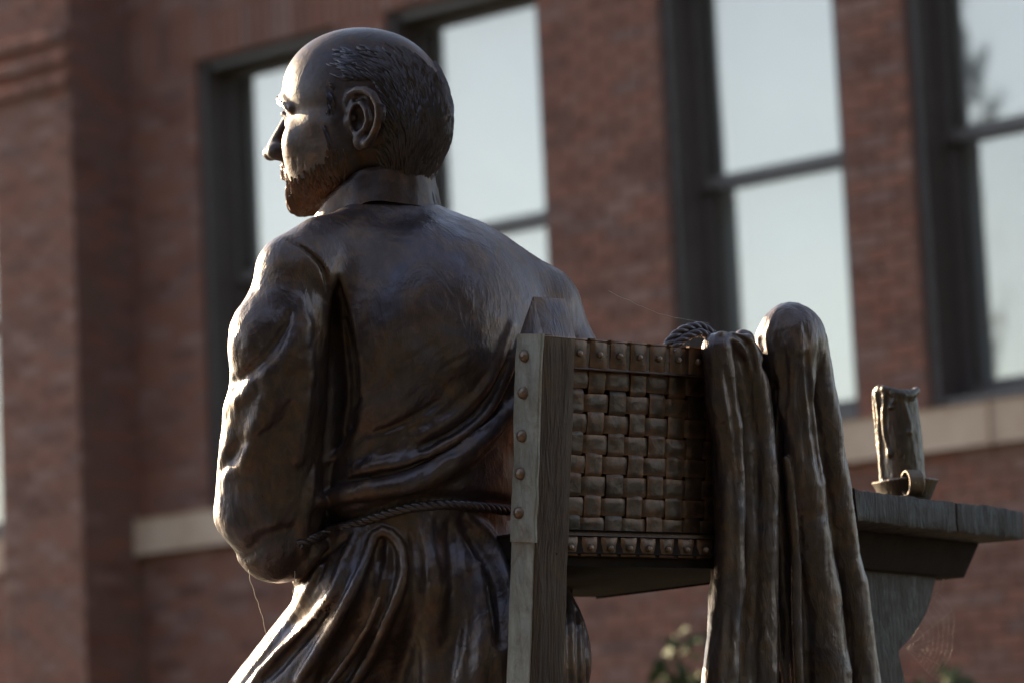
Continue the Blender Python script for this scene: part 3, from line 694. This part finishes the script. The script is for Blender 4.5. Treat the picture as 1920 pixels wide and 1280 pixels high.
def timber(name, prof_rows, mat, parent, rough=1.0, wave=1.5):
    """loft of 4-cornered sections (lists of 4 model points), edges chamfered, faces hewn a little uneven"""
    R = np.array(prof_rows, float); out = []
    for q in R:
        ring = []
        for i in range(4):
            a, b = q[i-1], q[(i+1) % 4]; c = q[i]
            ring += [c+unit(a-c)*3.2*rough, c+(unit(a-c)+unit(b-c))*.9*rough, c+unit(b-c)*3.2*rough]
            for t in (.33, .66): ring.append(c+(b-c)*t)
        out.append(ring)
    G = np.array(out); m, n = G.shape[:2]
    G = G+np.stack([fbm(G.reshape(-1, 3)/np.array([28, 28, 70])+s*9.7, 2, 40+s).reshape(m, n) for s in range(3)], -1)*wave
    F = [(i*n+j, i*n+(j+1) % n, (i+1)*n+(j+1) % n, (i+1)*n+j) for i in range(m-1) for j in range(n)]
    F += [tuple(range(n))[::-1], tuple((m-1)*n+j for j in range(n))]
    o = mesh_np(name, world(G.reshape(-1, 3)), F, mat, parent)
    o.data.polygons.foreach_set('use_smooth', np.ones(len(o.data.polygons), bool)); fix(o); return o
def fix(o):
    bm = bmesh.new(); bm.from_mesh(o.data); bmesh.ops.recalc_face_normals(bm, faces=bm.faces[:])
    for e in bm.edges: e.smooth = e.calc_face_angle(0) < .6
    bm.to_mesh(o.data); bm.free()
def post(u0, top):
    rows = []
    PW, PD = 80, 68
    for k in np.linspace(-1080, 0, 40): rows.append([CH(u0, 0, k), CH(u0+PW, 0, k), CH(u0+PW, -PD, k), CH(u0, -PD, k)])
    o = timber('post', rows, M_WOOD, chair, 1, 1.3)
    e = .02
    rows = [[CH(u0-1, 1, -3), CH(u0+PW+1, 1, -3), CH(u0+PW+1, -PD-1, -3), CH(u0-1, -PD-1, -3)]]
    for k in np.linspace(1, top, 6): t = k/top*.95; rows.append([CH(u0+2*t, -PD/2*t, k), CH(u0+PW-2*t, -PD/2*t, k), CH(u0+PW-2*t, -PD+PD/2*t, k), CH(u0+2*t, -PD+PD/2*t, k)])
    timber('post_cap', rows, M_CLOAK, chair, .6, .8)
post(0, 70); post(600, 70)
def dome(name, c, ax, r, h, mat, parent, me=[None]):
    """nail head: low dome on axis ax"""
    V = []; F = []; ax = unit(ax); a = unit(np.cross(ax, [0.1, .3, 1])); b = np.cross(ax, a); n = 12
    for i, (q, z) in enumerate(((1.08, -.15), (1.0, .25), (.86, .6), (.62, .86), (.32, .98))):
        for j in range(n): t = 2*math.pi*j/n; V.append(c+(a*math.cos(t)+b*math.sin(t))*r*q+ax*h*z)
    F = [(i*n+j, i*n+(j+1) % n, (i+1)*n+(j+1) % n, (i+1)*n+j) for i in range(4) for j in range(n)]+[tuple(4*n+j for j in range(n))]
    o = mesh_np(name, world(V), F, mat, parent); fix(o); return o
# patinated strip, its sky-lit paleness painted in, with five domed nails on the near post
g = []; ks = np.linspace(-380, 1, 44)
for k in ks:
    a, b, w = (vnoise(np.array([[k/38+s*7.3, s*3.1, 0]]), 50)[0] for s in range(3)); th = 9+1.5*w
    g.append([CH(-th, 4+2.5*a, k), CH(1, 4+2.5*a, k), CH(1, -66+3*b, k), CH(-th, -66+3*b, k)])
strip = timber('nailed_strip', g, M_LIT_PATINA, chair, 1.2, 1.2)
for y in (668, 737, 817, 887, 960):
    dome('nail', CH(-9, -38, -(y-628)*.985), -cu, 11.5, 11, M_NAIL, strip)
# lower left face: thin facing whose paleness is painted-in sky light
g = [[CH(-2.5, -2, k), CH(1, -2, k), CH(1, -66, k), CH(-2.5, -66, k)] for k in np.linspace(-1075, -380, 30)]
timber('post_lit_facing', g, M_LIT_PATINA, chair, .5, .8)
# rails, strap tabs and their studs
cbox('top_rail', (78, 602), (-52, -8), (-58, -4), M_STRAP, bev=5)
cbox('lower_rail', (78, 602), (-52, -10), (-404, -362), M_STRAP, bev=4)
cbox('rail_lip', (78, 602), (-30, -3), (-365, -358), M_STRAP, bev=1.5)
def tab(uc, k0, k1, w, rot):
    n = 7; m = 6; V = []; F = []
    for i in range(n):
        for j in range(m):
            a = -1+2*i/(n-1); b = j/(m-1); k = k0+(k1-k0)*b
            bulge = 3.2*(1-a**4)*(1-(2*b-1)**6)+.9*vnoise(np.array([[uc/9+a*1.5, b*2.2, k0/50]]), 61)[0]
            V.append(CH(uc+a*w/2*(1+.04*math.sin(uc+b*3)), -7+bulge, k+a*rot))
    for j in range(m): pass
    F = [(i*m+j, (i+1)*m+j, (i+1)*m+j+1, i*m+j+1) for i in range(n-1) for j in range(m-1)]
    edge = [i*m for i in range(n)]+[(n-1)*m+j for j in range(1, m)]+[i*m+m-1 for i in range(n-2, -1, -1)]+[j for j in range(m-2, 0, -1)]
    s0 = len(V)
    for e in edge: V.append(V[e]-cb*9)
    L = len(edge); F += [(edge[q], edge[(q+1) % L], s0+(q+1) % L, s0+q) for q in range(L)]
    o = mesh_np('strap_tab', world(V), F, M_STRAP, chair); fix(o)
    bm_c = CH(uc, -3.5, (k0+k1)/2-2)
    dome('stud', bm_c, cb, 6.3, 7, M_NAIL, o)
for i in range(10): tab(93+i*49.5, -1, -54, 40+rng.uniform(-2, 2), rng.uniform(-1, 1))
for i in range(10): tab(80+i*48.5+8, -367, -402, 38+rng.uniform(-2, 2), rng.uniform(-1, 1))
# woven leather back
cbox('back_panel', (80, 600), (-58, -50), (-360, -56), M_STRAP, bev=0)
UC = [108+51*i for i in range(10)]; KC = [-78-38.6*i for i in range(8)]
def strap(vert, idx):
    cs = KC if vert else UC; fixed = UC[idx] if vert else KC[idx]; w = (40 if vert else 34)+rng.uniform(-4, 2.5)
    lo, hi = (-364, -55) if vert else (78, 602); n = 70; m = 7; V = []
    pos = np.linspace(hi if vert else lo, lo if vert else hi, n); ph = []
    for p in pos:
        q = (cs[0]-p)/38.6 if vert else (p-cs[0])/51; j = int(round(q)); fr = q-j
        over = ((j+idx) % 2 == 1) if vert else ((j+idx) % 2 == 0)
        a = math.cos(math.pi*fr); 
        nb = max(-1, min(1, ((1 if over else -1)*a+.38)*2.2)); ph.append(nb)
    ph = np.array(ph)
    jw = rng.uniform(-2.2, 2.2); sl = rng.uniform(-4, 4)
    for i, p in enumerate(pos):
        for j in range(m):
            a = -1+2*j/(m-1); t = i/(n-1)-.5
            nn = -31+3.6*ph[i]+1.6*(1-abs(a)**3)+1.0*vnoise(np.array([[p/17, a*1.6+idx*5, 3.0 if vert else 9.0]]), 71)[0]
            ww = w/2*(1+.05*ph[i])+.9*vnoise(np.array([[p/25, idx*3.3, (1 if a > 0 else 5)+(20 if vert else 0)]]), 73)[0]
            q = fixed+a*ww+jw+sl*t
            V.append(CH(q, nn, p) if vert else CH(p, nn, q))
    F = [(i*m+j, i*m+j+1, (i+1)*m+j+1, (i+1)*m+j) for i in range(n-1) for j in range(m-1)]
    for side in (0, m-1):
        s0 = len(V)
        for i in range(n): V.append(V[i*m+side]-cb*4)
        F += [(i*m+side, (i+1)*m+side, s0+i+1, s0+i) for i in range(n-1)]
    o = mesh_np('woven_strap', world(V), F, M_STRAP, chair); fix(o)
for i in range(10): strap(True, i)
for i in range(8): strap(False, i)
# seat, its apron, legs and the far arm support
sb = Q(1480, 1066, 238)
def seatbox(name, u, n, z, mat, bev=4):
    c = world(sb+cu*(u[0]+u[1])/2+cn*(n[0]+n[1])/2+cz*(z[0]+z[1])/2)
    return bevel_box(name, c, axz, [(u[1]-u[0])/2*SC, (n[1]-n[0])/2*SC, (z[1]-z[0])/2*SC], mat, chair, bev*SC)
seatbox('seat', (-590, 70), (-650, -6), (22, 66), M_UNDERSHADE)
seatbox('seat_apron', (-570, 60), (-640, -20), (0, 22), M_UNDERSHADE)
for u in (-560, -210): seatbox('front_leg', (u, u+62), (-540, -480), (-640, 0), M_WOOD)
seatbox('side_stretcher', (-550, -520), (-480, -20), (-420, -370), M_WOOD); seatbox('side_stretcher', (0, 30), (-480, -20), (-420, -370), M_WOOD)

# ------------------------------------------------------------------ the cloak over the chair back
def dc(x): return -150+(x-1018)*.80-22
def CQ(L, off=0): return np.array([Q(x, y, dc(x)+off) for x, y, *_ in L]), [l[2] for l in L]
cl = Sdf(); A = cl.add
def cadd(L, off=0, k=12, n=14):
    a = crom(np.array(L, float), n); a[:, 0] += 3.5*vnoise(np.stack([a[:, 1]/75, a[:, 0]*0+L[0][0]*.37, a[:, 0]*0], 1), 88); a[:, 2] *= 1+.10*vnoise(np.stack([a[:, 1]/60, a[:, 0]*0+L[0][0]*.53, a[:, 0]*0+9], 1), 89); P = np.array([Q(x, y, dc(x)+off) for x, y, _ in a]); A(chain(P, np.maximum(a[:, 2], 3)), k)
# the sheet behind the folds
for L in ([(1345, 655, 22), (1362, 900, 26), (1352, 1300, 30)], [(1395, 640, 22), (1405, 900, 30), (1400, 1300, 34)], [(1450, 640, 26), (1465, 900, 32), (1490, 1300, 34)],
          [(1500, 640, 34), (1520, 900, 30), (1545, 1300, 34)], [(1535, 680, 26), (1570, 900, 22), (1600, 1300, 30)]): cadd(L, 42, 26)
A(ell(Q(1484, 640, dc(1484)+20), (72, 62, 76), yaw(38)), 18)
cadd([(1522, 680, 24), (1540, 800, 24), (1560, 950, 24), (1580, 1100, 26), (1602, 1300, 28)], 20, 12)
cadd([(1340, 654, 30), (1348, 700, 33), (1357, 780, 32), (1366, 870, 29), (1368, 960, 29), (1368, 1060, 29), (1361, 1160, 33), (1352, 1300, 38)], 8, 5)
cadd([(1372, 636, 14), (1398, 650, 20), (1414, 700, 24), (1424, 770, 24), (1430, 860, 22), (1434, 960, 23), (1434, 1100, 25), (1428, 1300, 28)], 2, 5)
cadd([(1352, 630, 9), (1376, 624, 11), (1400, 634, 12), (1420, 668, 12), (1438, 740, 10), (1446, 840, 9), (1450, 960, 9), (1452, 1100, 9), (1450, 1290, 10)], -8, 4)
cadd([(1366, 650, 18), (1386, 720, 20), (1396, 840, 19), (1400, 960, 20), (1400, 1100, 22), (1392, 1300, 26)], 24, 8)
cadd([(1478, 660, 52), (1484, 720, 47), (1494, 800, 41), (1508, 900, 39), (1522, 1000, 40), (1540, 1120, 44), (1552, 1300, 52)], 2, 10)
cadd([(1520, 640, 36), (1536, 710, 32), (1550, 800, 29), (1566, 900, 28), (1582, 1000, 30), (1600, 1120, 32), (1618, 1300, 36)], 8, 4)
cadd([(1474, 860, 8), (1484, 960, 11), (1492, 1080, 12), (1500, 1300, 13)], -6, 4)
cl0 = list(cl.ops); cs0 = Sdf(); cs0.ops = cl0
def cstroke(pts, r, h, k, cut=True, n=14):
    c = crom(np.array(pts, float), n); d = cs0.trace(c); r = np.interp(np.linspace(0, 1, n), np.linspace(0, 1, len(r)), r)
    P = np.array([Q(x, y, z) for (x, y), z in zip(c, d)]); N = cs0.grad(P, 5); tp = np.minimum(1, np.minimum(np.arange(n), np.arange(n)[::-1])/3+.2); r = r*(.6+.4*tp)
    (cl.cut if cut else cl.add)(chain(P+N*((r-h*tp) if cut else (h*tp-r))[:, None], r), k)
cstroke([(1424, 640), (1446, 720), (1456, 820), (1462, 940), (1470, 1100), (1480, 1290)], [8, 12, 13, 14, 16], 22, 10)
cstroke([(1512, 664), (1518, 720), (1526, 800), (1540, 900)], [4, 7, 7, 4], 7, 8)
cstroke([(1360, 690), (1376, 780), (1384, 900)], [4, 7, 5], 5, 8)
cstroke([(1500, 700), (1502, 760), (1512, 850)], [5, 10, 6], 3, 14)
cstroke([(1358, 800), (1372, 900), (1374, 1050), (1362, 1280)], [4, 6, 7, 6], 3, 12)
cstroke([(1462, 640), (1470, 690), (1470, 760)], [6, 9, 6], 4, 12)
cstroke([(1350, 632), (1375, 626), (1404, 648), (1416, 700)], [4, 5, 5], 6, 4)
CV, CF = cl.mesh(np.array([290, -60, -690]), np.array([760, 460, 110]), 3.2)
N = vnormals(CV, CF)
CV = CV+N*(fbm(CV/np.array([26, 26, 110]), 3, 80)*2.0+fbm(CV/22, 2, 84)*.6)[:, None]
cloak = mesh_np('cloak', world(CV), CF, M_CLOAK, None, base=world(Q(1470, 1290, 220)))
tag(cloak, 'long bronze cloak draped in heavy folds over the right end of the chair back', 'cloak')
for i_, L in enumerate(([(1246, 656), (1256, 640), (1272, 624), (1294, 614), (1316, 613), (1338, 628)], [(1258, 658), (1272, 642), (1292, 630), (1314, 624), (1336, 636)], [(1250, 650), (1266, 632), (1284, 622), (1306, 618), (1330, 628)])):
    p = crom(np.array(L, float), 100); PC = np.array([Q(x, y, dc(x)+62-14*(i_ == 1)+12*(i_ == 2)) for x, y in p])
    T = np.gradient(PC, axis=0); T /= np.linalg.norm(T, axis=1)[:, None]; B = np.cross(T, [0, 1.0, 0]); B /= np.linalg.norm(B, axis=1)[:, None]
    rope('twisted_cord', PC, B, np.cross(T, B), np.r_[0, np.cumsum(np.linalg.norm(np.diff(PC, axis=0), axis=1))], 8.5, 60, cloak, M_HAIR, 3)

# ------------------------------------------------------------------ table, candle
TA = math.radians(57.8); tt = w2m((math.cos(TA), math.sin(TA), 0)); tb = w2m((-math.sin(TA), math.cos(TA), 0))
T0 = Q(1918, 957, 960)                           # top right corner, upper edge
def TP(a, b, z): return T0+tt*np.asarray(a)[..., None]+tb*np.asarray(b)[..., None]+cz*np.asarray(z)[..., None]
axt = [v @ MB for v in (tt, tb, cz)]
table = empty('bronze_table', world(TP(-400, 250, -800)), 'dark bronze table with thick plank top and scalloped trestle, right of the draped cloak', 'table')
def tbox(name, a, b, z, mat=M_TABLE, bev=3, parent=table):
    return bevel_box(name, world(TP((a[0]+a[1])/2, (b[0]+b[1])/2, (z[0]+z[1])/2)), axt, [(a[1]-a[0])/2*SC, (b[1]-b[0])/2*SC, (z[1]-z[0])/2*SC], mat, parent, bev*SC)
def tplank(name, a0, a1, b0, b1, wav):
    rows = []
    for a in np.linspace(a0, a1, 26): rows.append([TP(a, b0, 0), TP(a, b1, 0), TP(a, b1, -63), TP(a, b0, -63)])
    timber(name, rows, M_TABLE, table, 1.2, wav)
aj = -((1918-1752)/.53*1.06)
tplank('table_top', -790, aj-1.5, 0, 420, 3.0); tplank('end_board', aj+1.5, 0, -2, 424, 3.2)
# moulded apron under the top: wide above, narrow below
rows = []
for a in np.linspace(-760, -60, 12): rows.append([TP(a, 95, -63), TP(a, 330, -63), TP(a, 300, -135), TP(a, 130, -135)])
rows.append([TP(-30, 95, -63), TP(-30, 330, -63), TP(-38, 300, -135), TP(-38, 130, -135)])
timber('apron', rows, M_UNDERSHADE, table, .8, .8)
EYE = np.array([0, -FPX, 0])
def on_plane(x, y, b):
    d = Q(x, y, 0)-EYE; t = ((T0+tb*b-EYE)@tb)/(d@tb); p = EYE+d*t; q = p-T0; return q@tt, q@cz
prof = crom(np.array([(1757, 1080), (1754, 1092), (1749, 1112), (1744, 1132), (1736, 1153), (1719, 1181), (1705, 1199), (1695, 1210), (1688, 1218), (1687, 1228), (1691, 1243), (1696, 1265), (1698, 1290), (1690, 1330)], float), 40)
pr = [on_plane(x, y, 150) for x, y in prof]; g = Geo(); n = len(pr); V = []
for b in (150, 156, 210, 216):
    e = 4 if b in (150, 216) else 0
    V += [TP(a-e, b, z) for a, z in pr]
for b in (150, 156, 210, 216): V += [TP(-700, b, z) for a, z in pr]
F = [(r*n+i, r*n+i+1, (r+1)*n+i+1, (r+1)*n+i) for r in range(3) for i in range(n-1)]
F += [(i, 4*n+i, 4*n+i+1, i+1) for i in range(n-1)]+[(3*n+i, 3*n+i+1, 7*n+i+1, 7*n+i) for i in range(n-1)]
F += [(r*n, (r+1)*n, (4+r+1)*n, (4+r)*n) for r in range(3)]
o = mesh_np('trestle', world(np.array(V)), F, M_TABLE, table); fix(o)
zl = pr[-1][1]
tbox('trestle_post', (-700, pr[-1][0]-2), (152, 214), (-820, zl+6))

# candle standing in its dish near the table edge
def zc(x, b):
    a = 0
    for _ in range(20): p = TP(a, b, 0); xi = p[0]/(1+p[1]/FPX)+960; a += (x-xi)/.53
    return a
ca = zc(1700, 72); CB = TP(ca, 72, 0); ks_ = 1+CB[1]/FPX
candle = empty('candle_in_dish', world(CB), 'melted bronze candle in a small dish with finger ring, standing on the table', 'candle')
ex = np.array([1.0, 0, 0]); ex = unit(ex-cz*(ex@cz)); ey = np.cross(cz, ex)
def CP(x, y, z): return CB+(ex*x+ey*y+cz*z)*ks_
can = Sdf(); A = can.add
tilt = -7
A(chain([CP(-1, 0, 20), CP(-4, 0, 110), CP(-8, 0, 200)], [40*ks_, 41*ks_, 40*ks_]), 0)
can.cut(ell(CP(tilt, 0, 310), (200, 200, 96*ks_)), 6)          # flat top
top_pts = []
for i in range(26):
    t = 2*math.pi*i/25; top_pts.append(CP(tilt+39*math.cos(t), 39*math.sin(t), 206+5*math.sin(2*t+.6)+3*math.sin(3*t+2)+7*math.exp(-((t-3.3)/.5)**2)))
A(chain(top_pts, [(5.5+1.2*math.sin(1.3*i))*ks_ for i in range(26)]), 10)
can.cut(ell(CP(tilt, 0, 222), (33*ks_, 33*ks_, 26*ks_)), 8)
def drip(ang, z0, z1, r, seed):
    n = 9; L = []
    for i in range(n):
        f = i/(n-1); a = ang+.10*math.sin(f*5+seed); z = z0+(z1-z0)*f; L.append(CP(tilt*z/180+41*math.cos(a), 41*math.sin(a), z))
    A(chain(L, [r*ks_*(.8+.2*abs(math.sin(i*1.1+seed))+(.35 if i == n-1 else 0)) for i in range(n)]), 5)
drip(math.radians(200), 206, 25, 6, 1); drip(math.radians(226), 200, 90, 4.5, 2); drip(math.radians(182), 204, 40, 5, 3)
drip(math.radians(288), 200, 128, 3.6, 4); drip(math.radians(255), 204, 178, 4, 6)
drip(math.radians(150), 180, 60, 6, 7); drip(math.radians(60), 184, 90, 6, 8)
V, F = can.mesh(CP(-75, -75, 5), CP(75, 75, 235), 1.8)
N = vnormals(V, F); V = V+N*(fbm(V/np.array([9, 9, 22]), 3, 90)*.8)[:, None]
mesh_np('candle', world(V), F, M_WAX, candle)
g = Geo(); n = 48; rows = [(36, 0), (42, 0), (46, 6), (60, 36), (63, 39), (61, 42), (57, 39), (44, 14), (0.5, 12)]
V = [CP(r*math.cos(2*math.pi*j/n)*(1+.015*math.sin(5*2*math.pi*j/n)), r*math.sin(2*math.pi*j/n), z+(1.5*math.sin(3*2*math.pi*j/n) if z > 30 else 0)) for r, z in rows for j in range(n)]
F = [(i*n+j, i*n+(j+1) % n, (i+1)*n+(j+1) % n, (i+1)*n+j) for i in range(len(rows)-1) for j in range(n)]+[tuple(range(n))[::-1]]
o = mesh_np('dish', world(np.array(V)), F, M_WAX, candle); fix(o)
# finger ring: a short hoop standing against the dish on the viewer's side
hc = CP(6, -62, 31); ha = unit(-ex*.95-ey*.28); hb = cz; hp = np.cross(ha, hb); V = []; n = 32
for r, w in ((23, -15), (24.5, -13), (24.5, 13), (23, 15), (21, 15), (20, 13), (20, -13), (21, -15)):
    for j in range(n): t = 2*math.pi*j/n; V.append(hc+(ha*w+(hb*math.cos(t)+hp*math.sin(t))*r)*ks_)
F = [(i*n+j, i*n+(j+1) % n, ((i+1) % 8)*n+(j+1) % n, ((i+1) % 8)*n+j) for i in range(8) for j in range(n)]
o = mesh_np('finger_ring', world(np.array(V)), F, M_WAX, candle); fix(o)
# ------------------------------------------------------------------ pedestal, unseen trees added to shape the light
zt = float(world(CH(40, -30, -1080))[2])
pc = world(Q(1080, 1700, 230)); pb = (pc[0], pc[1], 0)
ped = empty('stone_pedestal', pb, 'granite pedestal carrying the bronze statue, chair and table', 'pedestal')
M_GRAN = simple('granite', (.16, .15, .145), (.24, .225, .215), 14, .6)
bevel_box('plinth', (pc[0], pc[1], (zt-.12)/2), np.eye(3), [.85, .85, (zt-.12)/2], M_GRAN, ped, .02)
bevel_box('bronze_base', (pc[0], pc[1], zt-.059), np.eye(3), [.80, .80, .06], M_TABLE, ped, .012)
def leafmat(name, a, b_):
    m, t, b = newmat(name); gm = t.nodes.new('ShaderNodeNewGeometry'); r = ramp(t, gm.outputs['Random Per Island'], [(0, a), (1, b_)])
    t.links.new(r, b.inputs['Base Color']); b.inputs['Roughness'].default_value = .85; b.inputs['Subsurface Weight'].default_value = 0; return m
M_LEAF = leafmat('leaf_green', (.016, .036, .008), (.04, .056, .012)); M_BARK = simple('bark', (.07, .055, .045), (.11, .09, .07), 20, .9)
def leaves(C, R, n, size, r, flat=.8):
    """n leaf quads through an uneven ellipsoidal crown"""
    d = r.normal(size=(n, 3)); d /= np.linalg.norm(d, axis=1)[:, None]; rad = r.uniform(.35, 1, n)**.5
    p = C+d*rad[:, None]*R*(1+.28*vnoise(d*2.4+r.uniform(0, 50), 5))[:, None]
    a = r.normal(size=(n, 3)); a /= np.linalg.norm(a, axis=1)[:, None]; b = np.cross(a, r.normal(size=(n, 3))); b /= np.linalg.norm(b, axis=1)[:, None]
    s = size*r.uniform(.6, 1.3, n)[:, None]; c = np.cross(a, b)*s*.18
    V = np.stack([p-a*s, p-b*s*.45+c, p+a*s, p+b*s*.45+c], 1).reshape(-1, 3); return V, np.arange(4*n).reshape(-1, 4)
r_ = np.random.RandomState(11); VV = []; FF = []; k = 0
for i in range(33):                                # unseen trees right and behind, added to block sky light and darken reflections
    az = math.radians(20-i*5.4+r_.uniform(-1, 1)); ds = r_.uniform(17, 24); c = np.array([math.cos(az)*ds, math.sin(az)*ds-1, r_.uniform(5, 9)+(4 if i < 18 else 0)])
    if (c-P0)@wn < 3: continue
    V, F = leaves(c, np.array([4.4, 4.4, 9.0]), 2200, .55, r_); VV.append(V); FF.append(F+k); k += len(V)
for i in range(46):                                # lower, farther unseen trees on the left, added to dim sky reflections
    az = math.radians(-156-i*1.0); ds = r_.uniform(85, 110); c = np.array([math.cos(az)*ds, math.sin(az)*ds, r_.uniform(3, 5)])
    if (c-P0)@wn < 4: continue
    V, F = leaves(c, np.array([6, 6, 6.5]), 700, 1.2, r_); VV.append(V); FF.append(F+k); k += len(V)
for y_, z_, r1, rz_, n__ in ((-7.1, 24.9, .75, 1.7, 160), (-7.2, 17, .3, 5.0, 50), (-7.2, 8, 1.6, 6, 500)):   # a slender tree far off on the left
    V, F = leaves(np.array([-84, y_, z_]), np.array([r1, r1, rz_]), n__, .34, r_); VV.append(V); FF.append(F+k); k += len(V)
tb_ = mesh_np('added_tree_belt', np.concatenate(VV), np.concatenate(FF), leafmat('added_tree_leaf', (.012, .012, .009), (.022, .020, .015)), None, smooth=False, kind='stuff')
# two shrubs on the lawn before the wall
def shrub(px, top, dist, w, label, seed):
    r = np.random.RandomState(seed); d = Vector(fw*FPX+rt*(px-960)-up*(top-640)).normalized(); b = CAM+np.array(d)*dist; H_ = b[2]; base = np.array([b[0], b[1], 0])
    t = empty('shrub', base, label, 'shrub', None); g = Geo()
    for q in range(7):
        a = 2*math.pi*q/7; e = base+np.array([math.cos(a)*w*.6, math.sin(a)*w*.6, H_*r.uniform(.7, .95)]); m_ = (base+e)/2+np.array([0, 0, .15])
        P_ = crom(np.array([base+np.array([math.cos(a)*.05, math.sin(a)*.05, 0]), m_, e]), 8); g.add(*tube(P_, np.linspace(.018, .005, 8), 5))
    mesh_np('stems', g.V, g.F, M_BARK, t)
    V1 = []; F1 = []; k = 0
    for q in range(22):
        c = base+np.array([r.normal()*w*.6, r.normal()*w*.45, r.uniform(.35, .97)*H_]); V, F = leaves(c, np.array([.16, .16, .14]), 60, .045, r); V1.append(V); F1.append(F+k); k += len(V)
    mesh_np('foliage', np.concatenate(V1), np.concatenate(F1), M_LEAF, t, smooth=False, kind='stuff')
shrub(1340, 1196, 13.5, .085, 'green leafy shrub behind the chair, showing between robe and cloak', 21)
shrub(1745, 1256, 14.0, .2, 'low green shrub at the lower right under the table end', 22)
# ------------------------------------------------------------------ spider threads
M_SILK = simple('spider_silk', (.5, .47, .40), (.6, .56, .5), 5, .4, bs=0)
def thread(pts, r, name, label, n=40):
    P = crom(QA(pts), n); P = P+np.stack([vnoise(P/14+s*5, 95+s) for s in range(3)], 1)*1.6
    g = Geo(); g.add(*tube(P, r, 5)); o = mesh_np(name, world(np.array(g.V)), g.F, M_SILK, None, base=world(P[0])); tag(o, label, 'cobweb'); return o
thread([(466, 1046, DB-130), (467, 1075, DB-135), (477, 1110, DB-120), (490, 1150, DB-80), (500, 1186, DB-40)], .75, 'cobweb_thread', 'stray pale cobweb thread hanging from the elbow to the robe')
thread([(1768, 1084, 870), (1766, 1092, 870), (1765, 1101, 870)], 1.0, 'cobweb_thread', 'short bright cobweb wisp hanging below the table apron', 8)
thread([(1140, 545, 60), (1230, 585, 90), (1330, 608, 130)], .28, 'cobweb_thread', 'fine cobweb thread stretched from the shoulder to the cloak')
thread([(553, 1064, DB-150), (552, 1085, DB-150), (550, 1110, DB-140)], .7, 'cobweb_thread', 'short cobweb thread under the sleeve beside the waist fold', 14)
web = empty('orb_web', world(Q(1735, 1200, 900)), 'faint half orb cobweb spun under the table beside the trestle', 'cobweb', None)
g = Geo(); hub = np.array([1700, 1215]); rays = [(-62, 120), (-40, 112), (-18, 92), (4, 84), (26, 78), (48, 80)]
for a, L in rays:
    e = hub+np.array([math.cos(math.radians(a)), math.sin(math.radians(a))])*L; g.add(*tube(QA([(*hub, 900), (*e, 910)]), .07, 4))
for q in np.linspace(.35, 1, 7):
    pts = [(hub[0]+math.cos(math.radians(a))*L*q, hub[1]+math.sin(math.radians(a))*L*q, 900+10*q) for a, L in rays]; g.add(*tube(crom(QA(pts), 24), .055, 4))
mesh_np('web_threads', world(np.array(g.V)), g.F, M_SILK, web)
